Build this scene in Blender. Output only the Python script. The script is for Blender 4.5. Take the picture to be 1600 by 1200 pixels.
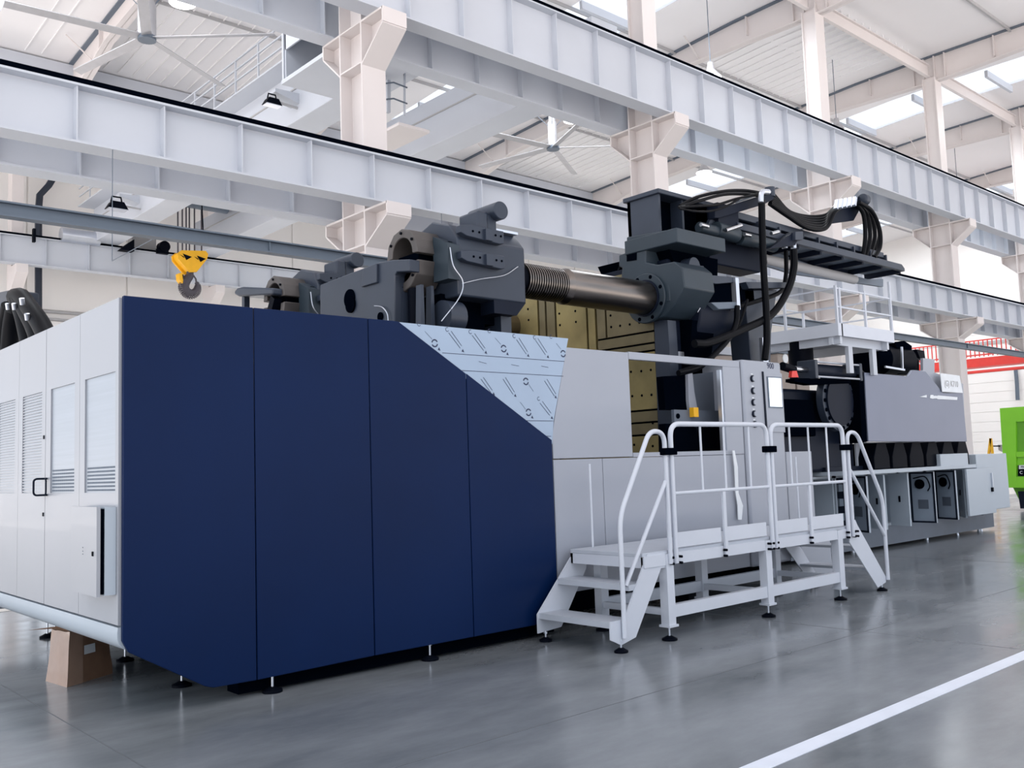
import bpy, math, random
from mathutils import Vector, Matrix, Quaternion
random.seed(4)
sc = bpy.context.scene
for o in list(bpy.data.objects): bpy.data.objects.remove(o)
col = sc.collection
PI = math.pi

# ---------------------------------------------------------------- camera
YAW, PIT, ROL, FPX = math.radians(48.091), math.radians(5.0466), math.radians(-1.955), 1459.0
CAM = Vector((0, 0, 1.6))
_f = Vector((math.cos(PIT)*math.cos(YAW), math.cos(PIT)*math.sin(YAW), math.sin(PIT)))
_r = Vector((math.sin(YAW), -math.cos(YAW), 0))
_u = _r.cross(_f)
RI = _r*math.cos(ROL)+_u*math.sin(ROL)
UP = -_r*math.sin(ROL)+_u*math.cos(ROL)
cd = bpy.data.cameras.new('camera'); cam = bpy.data.objects.new('camera', cd); col.objects.link(cam)
cd.sensor_width = 36; cd.lens = 36*FPX/1600; cd.clip_start = .05; cd.clip_end = 400
cam.matrix_world = Matrix((( RI.x, UP.x, -_f.x, CAM.x), (RI.y, UP.y, -_f.y, CAM.y), (RI.z, UP.z, -_f.z, CAM.z), (0,0,0,1)))
sc.camera = cam

# ---------------------------------------------------------------- world and light
w = bpy.data.worlds.new('world'); sc.world = w; w.use_nodes = True
nt = w.node_tree; nt.nodes.clear()
out = nt.nodes.new('ShaderNodeOutputWorld'); bg = nt.nodes.new('ShaderNodeBackground')
geo = nt.nodes.new('ShaderNodeTexCoord'); sep = nt.nodes.new('ShaderNodeSeparateXYZ'); ramp = nt.nodes.new('ShaderNodeValToRGB')
mr = nt.nodes.new('ShaderNodeMapRange'); mr.inputs[1].default_value = -1; mr.inputs[2].default_value = 1
nt.links.new(geo.outputs['Generated'], sep.inputs[0]); nt.links.new(sep.outputs['Z'], mr.inputs[0]); nt.links.new(mr.outputs[0], ramp.inputs[0])
r = ramp.color_ramp; r.elements[0].position = .485; r.elements[0].color = (1.0, .93, .90, 1)
r.elements[1].position = .515; r.elements[1].color = (.47, .51, .57, 1)
nt.links.new(ramp.outputs[0], bg.inputs[0]); bg.inputs[1].default_value = 2.75
nt.links.new(bg.outputs[0], out.inputs[0])
def area(name, loc, rot, sx, sy, power, color=(1,1,1)):
    l = bpy.data.lights.new(name, 'AREA'); l.shape = 'RECTANGLE'; l.size = sx; l.size_y = sy; l.energy = power; l.color = color
    o = bpy.data.objects.new(name, l); col.objects.link(o); o.location = loc; o.rotation_euler = rot; return o
# daylight through the big door opening at the near end of the hall, and through the roof lights
area('door_daylight', (-9, 8, 1.5), (0, math.radians(-90), 0), 2.6, 10, 480, (1, .98, .95))
for i, (xa, xb) in enumerate(((4.2, 7.0), (21.5, 24.3), (38.7, 41.3), (55, 58))):
    area('rooflight_daylight', ((xa+xb)/2, 21, 15.7), (0, 0, 0), 2.4, 19, 1500 if i else 700, (.93, .97, 1))
sc.view_settings.view_transform = 'Standard'; sc.view_settings.look = 'None'
sc.view_settings.gamma = 1; sc.view_settings.use_curve_mapping = False
sc.view_settings.exposure = 0.0

# ---------------------------------------------------------------- helpers
def at(px, py, **k):
    "pixel of the photograph -> point on a world plane"
    d = _f+RI*((px-800)/FPX)-UP*((py-600)/FPX)
    (a, v), = k.items(); i = 'xyz'.index(a)
    return CAM+d*((v-CAM[i])/d[i])
def xz(pts, y): return [(at(a, b, y=y).x, at(a, b, y=y).z) for a, b in pts]
def yz(pts, x): return [(at(a, b, x=x).y, at(a, b, x=x).z) for a, b in pts]
def lin(c): return tuple(((v/255)/12.92 if v/255 <= .04045 else ((v/255+.055)/1.055)**2.4) for v in c)
MATS = {}
def mat(name, rgb, rough=.5, metal=0, var=.06, scale=3.0, spec=.5, coat=0, stretch=(1,1,1)):
    m = bpy.data.materials.new(name); m.use_nodes = True; t = m.node_tree; b = t.nodes['Principled BSDF']
    b.inputs['Roughness'].default_value = rough; b.inputs['Metallic'].default_value = metal
    b.inputs['Specular IOR Level'].default_value = spec; b.inputs['Coat Weight'].default_value = coat
    tc = t.nodes.new('ShaderNodeTexCoord'); mp = t.nodes.new('ShaderNodeMapping'); mp.inputs['Scale'].default_value = stretch
    n = t.nodes.new('ShaderNodeTexNoise'); n.inputs['Scale'].default_value = scale; n.inputs['Detail'].default_value = 5
    c = t.nodes.new('ShaderNodeValToRGB'); L = lin(rgb)
    c.color_ramp.elements[0].position = .3; c.color_ramp.elements[1].position = .7
    c.color_ramp.elements[0].color = tuple(v*(1-var) for v in L)+(1,); c.color_ramp.elements[1].color = tuple(min(1, v*(1+var)) for v in L)+(1,)
    t.links.new(tc.outputs['Object'], mp.inputs[0]); t.links.new(mp.outputs[0], n.inputs['Vector']); t.links.new(n.outputs[0], c.inputs[0]); t.links.new(c.outputs[0], b.inputs['Base Color'])
    MATS[name] = m; return m
def emis(name, rgb, s):
    m = bpy.data.materials.new(name); m.use_nodes = True; b = m.node_tree.nodes['Principled BSDF']
    b.inputs['Base Color'].default_value = lin(rgb)+(1,); b.inputs['Emission Color'].default_value = lin(rgb)+(1,); b.inputs['Emission Strength'].default_value = s
    MATS[name] = m; return m
M = MATS
mat('white_steel', (190, 195, 204), .6, var=.03, scale=.6)
mat('white_column', (214, 208, 207), .6, var=.03, scale=.6)
mat('white_roof', (232, 231, 233), .6, var=.02, scale=.4)
mat('wall_panel', (236, 234, 232), .6, var=.02, scale=.4)
mat('navy', (5, 29, 68), .42, var=.12, scale=.6, spec=.12)
mat('machine_white', (152, 157, 168), .38, var=.025, scale=.8)
mat('end_white', (154, 157, 164), .35, var=.02, scale=.8, coat=.1)
mat('vent_sheet', (160, 167, 176), .35, metal=.25, var=.05, scale=3, stretch=(1,.2,14))
mat('film', (148, 166, 188), .25, var=.03, scale=2, coat=.4)
mat('film_ink', (28, 38, 70), .6)
mat('film_tape', (176, 196, 206), .3)
mat('casting', (43, 51, 65), .42, var=.10, scale=2, spec=.4)
mat('casting_teal', (38, 50, 60), .45, var=.12, scale=2, spec=.4)
mat('casting_dark', (18, 25, 40), .5, var=.12, scale=2, spec=.12)
mat('brown_iron', (80, 76, 75), .5, metal=.3, var=.12, scale=4)
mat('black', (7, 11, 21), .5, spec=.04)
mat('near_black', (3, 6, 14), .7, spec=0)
mat('rubber', (4, 6, 12), .5, spec=.1)
mat('chrome', (190, 190, 192), .18, metal=1, var=.1, scale=4, stretch=(8,1,1))
mat('bar_steel', (120, 114, 110), .28, metal=1, var=.2, scale=3, stretch=(.3,3,3))
mat('bright_steel', (200, 205, 215), .3, metal=.8)
mat('gold', (140, 126, 84), .45, metal=.5, var=.35, scale=1.6)
mat('gold_dark', (112, 102, 76), .45, metal=.5, var=.3, scale=1.6)
mat('platform_white', (196, 201, 211), .4, var=.03, scale=2)
mat('deck_white', (178, 184, 194), .5, var=.04, scale=5)
mat('inj_grey', (110, 116, 134), .35, metal=.3, var=.05, scale=1)
mat('cab_grey', (170, 180, 190), .4, var=.03, scale=1)
mat('cab_inner', (140, 152, 166), .5, var=.06, scale=3)
mat('green', (128, 204, 40), .4, var=.06, scale=1)
mat('green_dark', (96, 160, 34), .5)
mat('red', (224, 62, 54), .5)
mat('beige', (150, 138, 130), .6)
mat('yellow', (236, 176, 22), .45, var=.06)
mat('hook_iron', (70, 66, 74), .5)
mat('rail_grey', (92, 104, 118), .5, var=.05)
mat('grey_shade', (168, 168, 170), .6, var=.03, scale=.5)
mat('fan_alu', (176, 176, 180), .4, metal=.3)
mat('cardboard', (132, 101, 80), .7, var=.16, scale=5)
mat('label_white', (222, 226, 230), .6)
mat('screen_glass', (215, 225, 238), .15, coat=.5)
mat('line_paint', (214, 220, 232), .4, var=.04, scale=6)
mat('bounce_floor', (214, 210, 204), .5, var=.03)
mat('joint', (88, 92, 98), .6)
mat('curtain_grey', (92, 100, 112), .5, metal=.2, var=.08)
emis('lamp_glow', (255, 255, 255), 6)
emis('screen_glow', (226, 234, 244), .75)
# wrapping film over the carton
wm = mat('wrap', (160, 132, 114), .2, var=.1, scale=6, coat=.6)
# floor: grey epoxy with worn glossy patches
fm = bpy.data.materials.new('epoxy'); fm.use_nodes = True; t = fm.node_tree; b = t.nodes['Principled BSDF']
tc = t.nodes.new('ShaderNodeTexCoord'); n1 = t.nodes.new('ShaderNodeTexNoise'); n1.inputs['Scale'].default_value = .9; n1.inputs['Detail'].default_value = 8; n1.inputs['Roughness'].default_value = .65
mp = t.nodes.new('ShaderNodeMapping'); mp.inputs['Scale'].default_value = (.6, 1.5, 1)
t.links.new(tc.outputs['Object'], mp.inputs[0]); t.links.new(mp.outputs[0], n1.inputs['Vector'])
c = t.nodes.new('ShaderNodeValToRGB'); c.color_ramp.elements[0].position = .32; c.color_ramp.elements[1].position = .72
c.color_ramp.elements[0].color = lin((100, 105, 110))+(1,); c.color_ramp.elements[1].color = lin((132, 137, 142))+(1,)
t.links.new(n1.outputs[0], c.inputs[0]); t.links.new(c.outputs[0], b.inputs['Base Color'])
rr = t.nodes.new('ShaderNodeMapRange'); rr.inputs[1].default_value = .3; rr.inputs[2].default_value = .7; rr.inputs[3].default_value = .12; rr.inputs[4].default_value = .28
t.links.new(n1.outputs[0], rr.inputs[0]); t.links.new(rr.outputs[0], b.inputs['Roughness'])
n2 = t.nodes.new('ShaderNodeTexNoise'); n2.inputs['Scale'].default_value = 5; bp = t.nodes.new('ShaderNodeBump'); bp.inputs['Strength'].default_value = .02
t.links.new(tc.outputs['Object'], n2.inputs['Vector']); t.links.new(n2.outputs[0], bp.inputs['Height']); t.links.new(bp.outputs[0], b.inputs['Normal'])
M['epoxy'] = fm
# translucent roof light sheet
sm = bpy.data.materials.new('rooflight_sheet'); sm.use_nodes = True; t = sm.node_tree; t.nodes.clear()
o_ = t.nodes.new('ShaderNodeOutputMaterial'); tr = t.nodes.new('ShaderNodeBsdfTransparent'); tl = t.nodes.new('ShaderNodeBsdfTranslucent'); mx = t.nodes.new('ShaderNodeMixShader'); mx.inputs[0].default_value = .25
t.links.new(tr.outputs[0], mx.inputs[1]); t.links.new(tl.outputs[0], mx.inputs[2]); t.links.new(mx.outputs[0], o_.inputs[0]); M['rooflight_sheet'] = sm
# clear grey window pane of machine guards
gm = bpy.data.materials.new('pane'); gm.use_nodes = True; t = gm.node_tree; t.nodes.clear()
o_ = t.nodes.new('ShaderNodeOutputMaterial'); tr = t.nodes.new('ShaderNodeBsdfTransparent'); gl = t.nodes.new('ShaderNodeBsdfGlossy'); gl.inputs[1].default_value = .05; mx = t.nodes.new('ShaderNodeMixShader'); mx.inputs[0].default_value = .08
tr.inputs[0].default_value = (.9, .93, .95, 1)
t.links.new(tr.outputs[0], mx.inputs[1]); t.links.new(gl.outputs[0], mx.inputs[2]); t.links.new(mx.outputs[0], o_.inputs[0]); M['pane'] = gm

LOC = {}
def tag(o, label=None, cat=None, group=None, kind=None):
    if label: o['label'] = label
    if cat: o['category'] = cat
    if group: o['group'] = group
    if kind: o['kind'] = kind
    return o
def thing(name, label, cat, loc=(0,0,0), group=None):
    o = bpy.data.objects.new(name, None); col.objects.link(o); o.location = loc; LOC[o.name] = Vector(loc)
    o.empty_display_size = .2
    return tag(o, label, cat, group)
class MB:
    def __init__(s): s.v = []; s.f = []
    def add(s, v, f):
        k = len(s.v); s.v += [tuple(p) for p in v]; s.f += [tuple(i+k for i in q) for q in f]; return s
    def box(s, x0, x1, y0, y1, z0, z1):
        if x0 > x1: x0, x1 = x1, x0
        if y0 > y1: y0, y1 = y1, y0
        if z0 > z1: z0, z1 = z1, z0
        return s.add([(x0,y0,z0),(x1,y0,z0),(x1,y1,z0),(x0,y1,z0),(x0,y0,z1),(x1,y0,z1),(x1,y1,z1),(x0,y1,z1)],
              [(0,3,2,1),(4,5,6,7),(0,1,5,4),(1,2,6,5),(2,3,7,6),(3,0,4,7)])
    def prism(s, pts, a, b, ax):
        "polygon pts in the plane across ax, extruded from a to b"
        n = len(pts)
        mk = {'x': lambda p, t: (t, p[0], p[1]), 'y': lambda p, t: (p[0], t, p[1]), 'z': lambda p, t: (p[0], p[1], t)}[ax]
        ar = sum(pts[i][0]*pts[(i+1) % n][1]-pts[(i+1) % n][0]*pts[i][1] for i in range(n))
        if (ar > 0) == (ax != 'y'): pass
        else: pts = pts[::-1]
        if a > b: a, b = b, a
        v = [mk(p, a) for p in pts]+[mk(p, b) for p in pts]
        f = [tuple(range(n))[::-1], tuple(range(n, 2*n))]+[(i, (i+1) % n, n+(i+1) % n, n+i) for i in range(n)]
        return s.add(v, f)
    def bar(s, p, q, wd, h=None, up=(0,0,1)):
        p, q = Vector(p), Vector(q); h = h or wd; d = (q-p).normalized(); up = Vector(up)
        if abs(d.dot(up)) > .98: up = Vector((0,1,0))
        a = d.cross(up).normalized()*(wd/2); b2 = a.cross(d).normalized()*(h/2)
        v = [p-a-b2, p+a-b2, p+a+b2, p-a+b2, q-a-b2, q+a-b2, q+a+b2, q-a+b2]
        return s.add(v, [(0,1,2,3)[::-1],(4,5,6,7)[::-1][::-1],(0,1,5,4),(1,2,6,5),(2,3,7,6),(3,0,4,7)])
    def cyl(s, p, q, r, r2=None, n=24, caps=True):
        p, q = Vector(p), Vector(q); r2 = r if r2 is None else r2; d = (q-p).normalized()
        up = Vector((0,0,1)) if abs(d.z) < .9 else Vector((1,0,0)); a = d.cross(up).normalized(); b2 = a.cross(d)
        v = [p+(a*math.cos(2*PI*i/n)+b2*math.sin(2*PI*i/n))*r for i in range(n)]+[q+(a*math.cos(2*PI*i/n)+b2*math.sin(2*PI*i/n))*r2 for i in range(n)]
        f = [(i, (i+1) % n, n+(i+1) % n, n+i) for i in range(n)]
        if caps: f += [tuple(range(n))[::-1], tuple(range(n, 2*n))]
        f = [q_[::-1] for q_ in f]
        return s.add(v, f)
    def tube(s, pts, r, n=8):
        P = [Vector(p) for p in pts]; N = len(P); k = len(s.v); prev = None
        for i, p in enumerate(P):
            d = (P[min(i+1, N-1)]-P[max(i-1, 0)]).normalized()
            if prev is None:
                up = Vector((0,0,1)) if abs(d.z) < .9 else Vector((1,0,0)); a = d.cross(up).normalized()
            else: a = (prev-d*prev.dot(d)).normalized()
            prev = a; b2 = d.cross(a)
            for j in range(n): s.v.append(tuple(p+(a*math.cos(2*PI*j/n)+b2*math.sin(2*PI*j/n))*r))
        for i in range(N-1):
            for j in range(n): s.f.append((k+i*n+j, k+i*n+(j+1) % n, k+(i+1)*n+(j+1) % n, k+(i+1)*n+j))
        s.f.append(tuple(k+j for j in range(n))[::-1]); s.f.append(tuple(k+(N-1)*n+j for j in range(n)))
        return s
    def build(s, name, m, parent=None, label=None, cat=None, group=None, kind=None, bev=0, loc=None):
        me = bpy.data.meshes.new(name); o = bpy.data.objects.new(name, me); col.objects.link(o)
        off = LOC[parent.name] if parent else Vector(loc or (0,0,0)); LOC[o.name] = off.copy()
        me.from_pydata([tuple(Vector(p)-off) for p in s.v], [], s.f); me.validate(); me.update()
        import bmesh
        bm = bmesh.new(); bm.from_mesh(me); bmesh.ops.recalc_face_normals(bm, faces=bm.faces); bm.to_mesh(me); bm.free()
        me.materials.append(M[m] if isinstance(m, str) else m)
        for p in me.polygons: p.use_smooth = True
        me.set_sharp_from_angle(angle=math.radians(35))
        if parent: o.parent = parent
        elif loc: o.location = loc
        if bev:
            b = o.modifiers.new('bevel', 'BEVEL'); b.width = bev; b.segments = 2; b.limit_method = 'ANGLE'
        return tag(o, label, cat, group, kind)
def box(name, m, x0, x1, y0, y1, z0, z1, parent=None, **k): return MB().box(x0,x1,y0,y1,z0,z1).build(name, m, parent, **k)
def copy_tree(o, parent=None):
    c = o.copy(); col.objects.link(c); LOC[c.name] = LOC.get(o.name, Vector()).copy()
    if parent: c.parent = parent
    for ch in list(o.children): copy_tree(ch, c)
    return c
def inst(o, dloc, parent):
    "another copy of a part (mesh shared) moved by dloc, under the same thing"
    c = o.copy(); col.objects.link(c); c.parent = parent; c.location = o.location+Vector(dloc); return c
def spline(pts, n=10):
    P = [Vector(p) for p in pts]; P = [P[0]*2-P[1]]+P+[P[-1]*2-P[-2]]; R = []
    for i in range(1, len(P)-2):
        a, b, c, d = P[i-1:i+3]
        for k in range(n):
            t = k/n; R.append(.5*((2*b)+(c-a)*t+(2*a-5*b+4*c-d)*t*t+(3*b-a-3*c+d)*t**3))
    R.append(P[-2]); return R
def arc(cx, cz, r, a0, a1, n=12):
    return [(cx+r*math.cos(math.radians(a0+(a1-a0)*i/n)), cz+r*math.sin(math.radians(a0+(a1-a0)*i/n))) for i in range(n+1)]
def fillet(pts, r, n=6):
    "round the inner corners of a polyline"
    P = [Vector(p) for p in pts]; R = [P[0]]
    for i in range(1, len(P)-1):
        a = (P[i-1]-P[i]); b = (P[i+1]-P[i]); q = min(r, a.length*.49, b.length*.49); A = P[i]+a.normalized()*q; B = P[i]+b.normalized()*q
        for k in range(n+1):
            t = k/n; R.append(A*(1-t)**2+P[i]*2*t*(1-t)+B*t*t)
    R.append(P[-1]); return R

# ================================================================ SETTING
XF = 62.0
flo = box('floor', 'epoxy', -5, XF+.3, -3, 45, -.3, 0, kind='structure')
m = MB()
for a, b, c2, d in ((4.6, 1.7, 1.2, 2.6),): pass
for y in (-1.6, 4.35, 13.2, 22): m.box(-10, XF, y, y+.006, 0, .0012)
for x in (-4, 2, 8.1, 14.2, 20.3, 26.4, 32.5): m.box(x, x+.006, -5, 45, 0, .0012)
m.build('trim_1', 'joint', None, kind='structure')
box('trim_2', 'line_paint', 1.0, 58, 2.865, 2.985, 0, .003, kind='structure')
box('bounce_slab', 'bounce_floor', -5, XF, 13.2, 44, 0, .004, kind='structure')  # added unseen pale slab, bounces light up onto girders and roof
# roof: sheet with three open strips closed by roof light sheets
prof = [(-12, 16.9), (15, 16.9), (18, 16.83), (33, 15.95), (45, 15.95)]
SKY = [(4.3, 7.0), (21.6, 24.3), (38.8, 41.4), (55.2, 57.8)]
def roof_strip(mb, x0, x1, y0, y1, th=.12):
    ys = [y0]+[p[0] for p in prof if y0 < p[0] < y1]+[y1]
    def zz(y):
        for (a, za), (b, zb) in zip(prof, prof[1:]):
            if a <= y <= b: return za+(zb-za)*(y-a)/(b-a)
    pts = [(y, zz(y)) for y in ys]+[(y, zz(y)+th) for y in ys[::-1]]
    mb.prism(pts, x0, x1, 'x')
m = MB(); x = -8.0
for a, b in SKY:
    roof_strip(m, x, a, -12, 45); roof_strip(m, a, b, -12, -6); roof_strip(m, a, b, 31, 45); x = b
roof_strip(m, x, XF+.3, -12, 45)
m.build('ceiling', 'white_roof', kind='structure')
for i, (a, b) in enumerate(SKY):
    wn = thing('window_%d' % (i+1), None, None); wn['kind'] = 'structure'
    m = MB(); roof_strip(m, a, b, -6, 31, .02); m.build('roof_light_sheet', 'rooflight_sheet', wn)
    kb = MB(); kb.box(a, a+.05, -6, 31, 15.95, 16.8); 
    for y in range(-4, 31, 3):
        zt = 16.82 if y < 18 else 16.82-(y-18)*.0587
        f0 = MB().box(a, b, y, y+.12, zt-.28, zt).build('roof_light_frame', 'white_steel', wn)
# roof sheet ribs seen from below (fine ribs running across the hall)
m = MB()
for x0, x1 in ((8.2, 9.4), (10.2, 18.0), (28.0, 35.2)):
    n = int((x1-x0)/.5)
    for i in range(n):
        xx = x0+.5*i; m.box(xx, xx+.035, 15.2, 17.9, 16.80, 16.9)
        m.prism([(18, 16.83), (32.8, 15.96), (32.8, 15.92), (18, 16.79)], xx, xx+.035, 'x')
for i in range(18): m.box(19+.42*i, 19.05+.42*i, -8, 15, 16.85, 16.9) if 19+.42*i < 21.4 else None
m.build('trim_3', 'white_roof', kind='structure')
# long purlins / cable trays under the sheet
m = MB()
for y in (-6, -3, 0, 3, 6, 9, 12): m.box(-6, XF, y, y+.06, 16.78, 16.9)
for y in (20.5, 24, 27.5): m.box(-6, XF, y, y+.06, 16.83-(y-18)*.0587-.1, 16.85-(y-18)*.0587)
m.build('trim_4', 'grey_shade', kind='structure')
# walls; low openings behind the machine are added to let fill light in
W = MB().box(-8, XF+.3, 44, 44.3, 6.5, 16).box(42, XF+.3, 44, 44.3, 0, 6.5).box(-8, -6, 44, 44.3, 0, 6.5).box(9, 10, 44, 44.3, 0, 6.5).box(26, 27, 44, 44.3, 0, 6.5).build('wall_left', 'wall_panel', kind='structure')
for i in range(16):
    x = -6+4.3*i
    MB().box(x, x+4.22, 43.93, 44, 9.2, 15.9).build('panel', 'wall_panel', W)
    MB().box(x, x+4.22, 43.93, 44, 6.5 if x < 40 else .3, 8.7).build('panel', 'wall_panel', W)
m = MB().box(-8, XF, 43.8, 44, 8.72, 8.82).box(-8, XF, 43.8, 44, 9.05, 9.15)
m.build('trim_5', 'grey_shade', kind='structure')
m = MB().box(-8, XF, 33.0, 33.3, 14.9, 15.9)
m.box(-8, XF, 32.9, 33.35, 15.25, 15.33); m.box(-8, XF, 32.9, 33.35, 14.85, 14.93); m.build('trim_6', 'white_steel', kind='structure')
WE = box('wall_end', 'wall_panel', XF, XF+.3, -12, 45, 0, 17, kind='structure')
for k in range(15):
    z = .3+.62*k
    box('panel', 'wall_panel', XF-.05, XF, -4, 26, z, z+.605, WE)
box('trim_7', 'grey_shade', XF-.12, XF-.05, 2, 26, 8.3, 8.5, kind='structure')

# ================================================================ CRANE GIRDERS
def girder(label, y, zb, zt, x0, x1, step, fw=.42, rail=True, off=0.0, side=0, fm='white_steel'):
    g = thing('crane_girder', label, 'crane beam', (x0, y, zb))
    box('web', 'white_steel', x0, x1, y-.012, y+.012, zb+.03, zt-.03, g)
    box('top_flange', 'white_steel', x0, x1, y-fw/2, y+fw/2, zt-.035, zt, g)
    box('bottom_flange', fm, x0, x1, y-fw/2, y+fw/2, zb, zb+.035, g)
    if rail: box('rail', 'near_black', x0, x1, y-fw/2+.02, y+.05, zt, zt+.09, g)
    s = None; x = x0+off
    while x < x1:
        if s is None: s = MB().box(x, x+.02, y-.17, y+.17, zb+.035, zt-.035).build('stiffener', 'white_steel', g)
        else: inst(s, (x-(x0+off), 0, 0), g)
        x += step
    return g
girder('lower white crane girder with black rail along its top, nearest the blue machine cover', 14.2, 6.52, 7.42, -1.0, 61.5, 1.29, off=.05)
girder('white crane girder just behind the lower black-railed one, on the far brackets', 15.85, 6.52, 7.42, -1.0, 61.5, 1.29, rail=False, off=.6)
girder('upper white crane girder crossing the top of the photo, near side of the columns', 14.2, 10.23, 11.65, -1.0, 61.5, 1.335, off=.6)
girder('upper white crane girder behind the topmost one, carrying the bridge ends', 15.8, 10.23, 11.65, -1.0, 61.5, 1.335, rail=False, off=1.0)
girder('far white crane girder with thin dark rail, behind the yellow hook', 41.0, 10.45, 11.62, -1.0, 61.5, 1.7, off=.2)

# ================================================================ COLUMNS
COLX = [9.8, 18.45, 27.15, 35.85, 44.5, 53.2]
labels = ['white steel column at left, bracketed beside the hanging ladder cage',
          'white steel column behind the dark machine head, second from the left',
          'white column whose top meets the big rafter above the hoses',
          'tall white column in front of the far skylight, right of the hoses',
          'white column at the right edge of the photo',
          'farthest white column, mostly hidden at right']
def column(x, label):
    c = thing('steel_column', label, 'column', (x, 14.9, 0))
    w = .27
    MB().box(x-w, x+w, 14.6, 14.64, 0, 11.6).box(x-w, x+w, 15.36, 15.4, 0, 11.6).box(x-.02, x+.02, 14.64, 15.36, 0, 11.6).build('shaft', 'white_column', c)
    MB().box(x-w, x+w, 14.75, 14.79, 11.6, 16.0).box(x-w, x+w, 15.21, 15.25, 11.6, 16.0).box(x-.2, x+.2, 14.79, 15.21, 11.6, 16.0).build('upper_shaft', 'white_column', c)
    for zt, h in ((6.52, .5), (10.23, .62)):
        for s in (-1, 1):
            y0 = 14.6 if s < 0 else 15.4
            ye = y0+s*(.72 if s < 0 else .62)
            pr = [(y0, zt), (ye, zt), (ye, zt-h*.45), (y0, zt-h*1.35)]
            MB().prism(pr, x-.02, x+.02, 'x').prism([(y0, zt), (ye, zt), (ye, zt-.04), (y0, zt-.04)], x-w, x+w, 'x')\
                .prism([(ye, zt-h*.45), (y0, zt-h*1.35), (y0, zt-h*1.35-.04), (ye, zt-h*.45-.04)], x-w, x+w, 'x')\
                .box(x-w, x+w, ye-.02, ye+.02, zt-h*.47, zt).build('bracket', 'white_column', c)
        MB().box(x-w, x+w, 14.64, 15.36, zt-.03, zt).box(x-w, x+w, 14.64, 15.36, zt-h*1.35, zt-h*1.35+.03).build('diaphragm_plate', 'white_column', c)
    box('base_plate', 'white_column', x-.4, x+.4, 14.45, 15.55, 0, .04, c)
    return c
for x, l in zip(COLX, labels): column(x, l)
for i, x in enumerate((10.2, 18.6, 27.2, 35.9)):
    c = thing('wall_column', ['white column of the far row under the thin railed girder, leftmost', 'white column of the far row behind the yellow hook', 'far row column hidden behind the dark clamp castings', 'far row column behind the dark machine head'][i], 'column', (x, 41.2, 0))
    MB().box(x-.22, x+.22, 41.55, 42.2, 0, 15.9).build('shaft', 'white_column', c)
    MB().prism([(41.55, 10.45), (40.75, 10.45), (40.75, 10.1), (41.55, 9.5)], x-.22, x+.22, 'x').build('bracket', 'white_column', c)

# ================================================================ RAFTERS
def zroof(y):
    for (a, za), (b, zb) in zip(prof, prof[1:]):
        if a <= y <= b: return za+(zb-za)*(y-a)/(b-a)
RL = ['white roof rafter at top left behind the big ceiling fan', 'white roof rafter above the frame over the second column', 'white roof rafter crossing the small ceiling fan region to the top edge',
      'white roof rafter just in front of the large bright skylight strip', 'white roof rafter above the right-hand column', 'farthest visible white roof rafter at right']
for x, l in zip(COLX, RL):
    g = thing('roof_rafter', l, 'roof beam', (x, 15, 16.7))
    m = MB(); mf = MB()
    top = [(-11, zroof(-11)), (15, zroof(15)), (18, zroof(18)), (33, zroof(33))]
    bot = [(33, zroof(33)-1.35), (29.5, zroof(29.5)-.75), (20, zroof(20)-.75), (15.6, 15.85), (14.4, 15.85), (9, 16.15), (-11, 16.15)]
    m.prism(top+bot, x-.012, x+.012, 'x'); m.build('web', 'white_column', g)
    for (ya, za), (yb, zb) in zip(bot, bot[1:]):
        mf.prism([(ya, za), (yb, zb), (yb, zb+.03), (ya, za+.03)], x-.16, x+.16, 'x')
    mf.build('bottom_flange', 'white_column', g)
    mt = MB()
    for (ya, za), (yb, zb) in zip(top, top[1:]): mt.prism([(ya, za-.05), (yb, zb-.05), (yb, zb-.01), (ya, za-.01)], x-.16, x+.16, 'x')
    mt.build('top_flange', 'rail_grey', g)
    for y in (12.6, 14.4, 14.8, 15.2, 15.6, 17.4, 30, 24): 
        zb_ = 15.87 if 14.3 < y < 15.7 else (zroof(y)-.72 if y > 17 else 16.05)
        box('stiffener', 'white_column', x-.14, x+.14, y, y+.03, zb_, zroof(y)-.04, g)
    for y in (19.5, 22.5, 26, 31, 11, 8):
        for s in (-1, 1):
            MB().bar((x, y, zroof(y)-.72), (x+s*.85, y, zroof(y)-.06), .035).build('fly_brace', 'white_column', g)
# longitudinal ties between the rafters along the column row
for i, (xa, xb) in enumerate(zip(COLX, COLX[1:])):
    MB().box(xa+.25, xb-.25, 14.93, 15.07, 16.02, 16.05).box(xa+.25, xb-.25, 14.99, 15.01, 16.05, 16.45).box(xa+.25, xb-.25, 14.9, 15.1, 16.45, 16.48).build('roof_tie_beam', 'white_column', None,
        label=['white tie beam under the roof, hidden above the frame at left', 'white tie beam running from the frame top to the column above the hoses', 'white tie beam joining the tops of the third and fourth columns', 'white tie beam between the fourth column and the right-edge column', 'farthest white tie beam at upper right'][i], cat='roof beam')

# ================================================================ LOW GREY RAIL (in front of the lower girder)
def rail_beam():
    g = thing('conductor_beam', 'dark slate grey slender rail beam hanging low behind the blue cover', 'beam', (2, 12, 4.75))
    m = MB().box(-1, 47, 12.0, 12.02, 4.76, 4.91).box(-1, 47, 11.93, 12.09, 4.90, 4.92).box(-1, 47, 11.93, 12.09, 4.74, 4.76); m.build('beam', 'rail_grey', g)
    s = None
    for i in range(8):
        x = .3+5.9*i
        MB().box(x, x+.02, 11.97, 12.05, 4.74, 4.93).build('splice_plate', 'rail_grey', g)
    for x in (4.72, 10.9, 17.0, 29.0, 41): MB().cyl((x, 14.02, 4.83), (x, 14.02, 6.52), .006, n=6).cyl((x, 14.02, 4.83), (x, 12.08, 4.83), .006, n=6).build('hanger_wire', 'rail_grey', g)
rail_beam()

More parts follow.
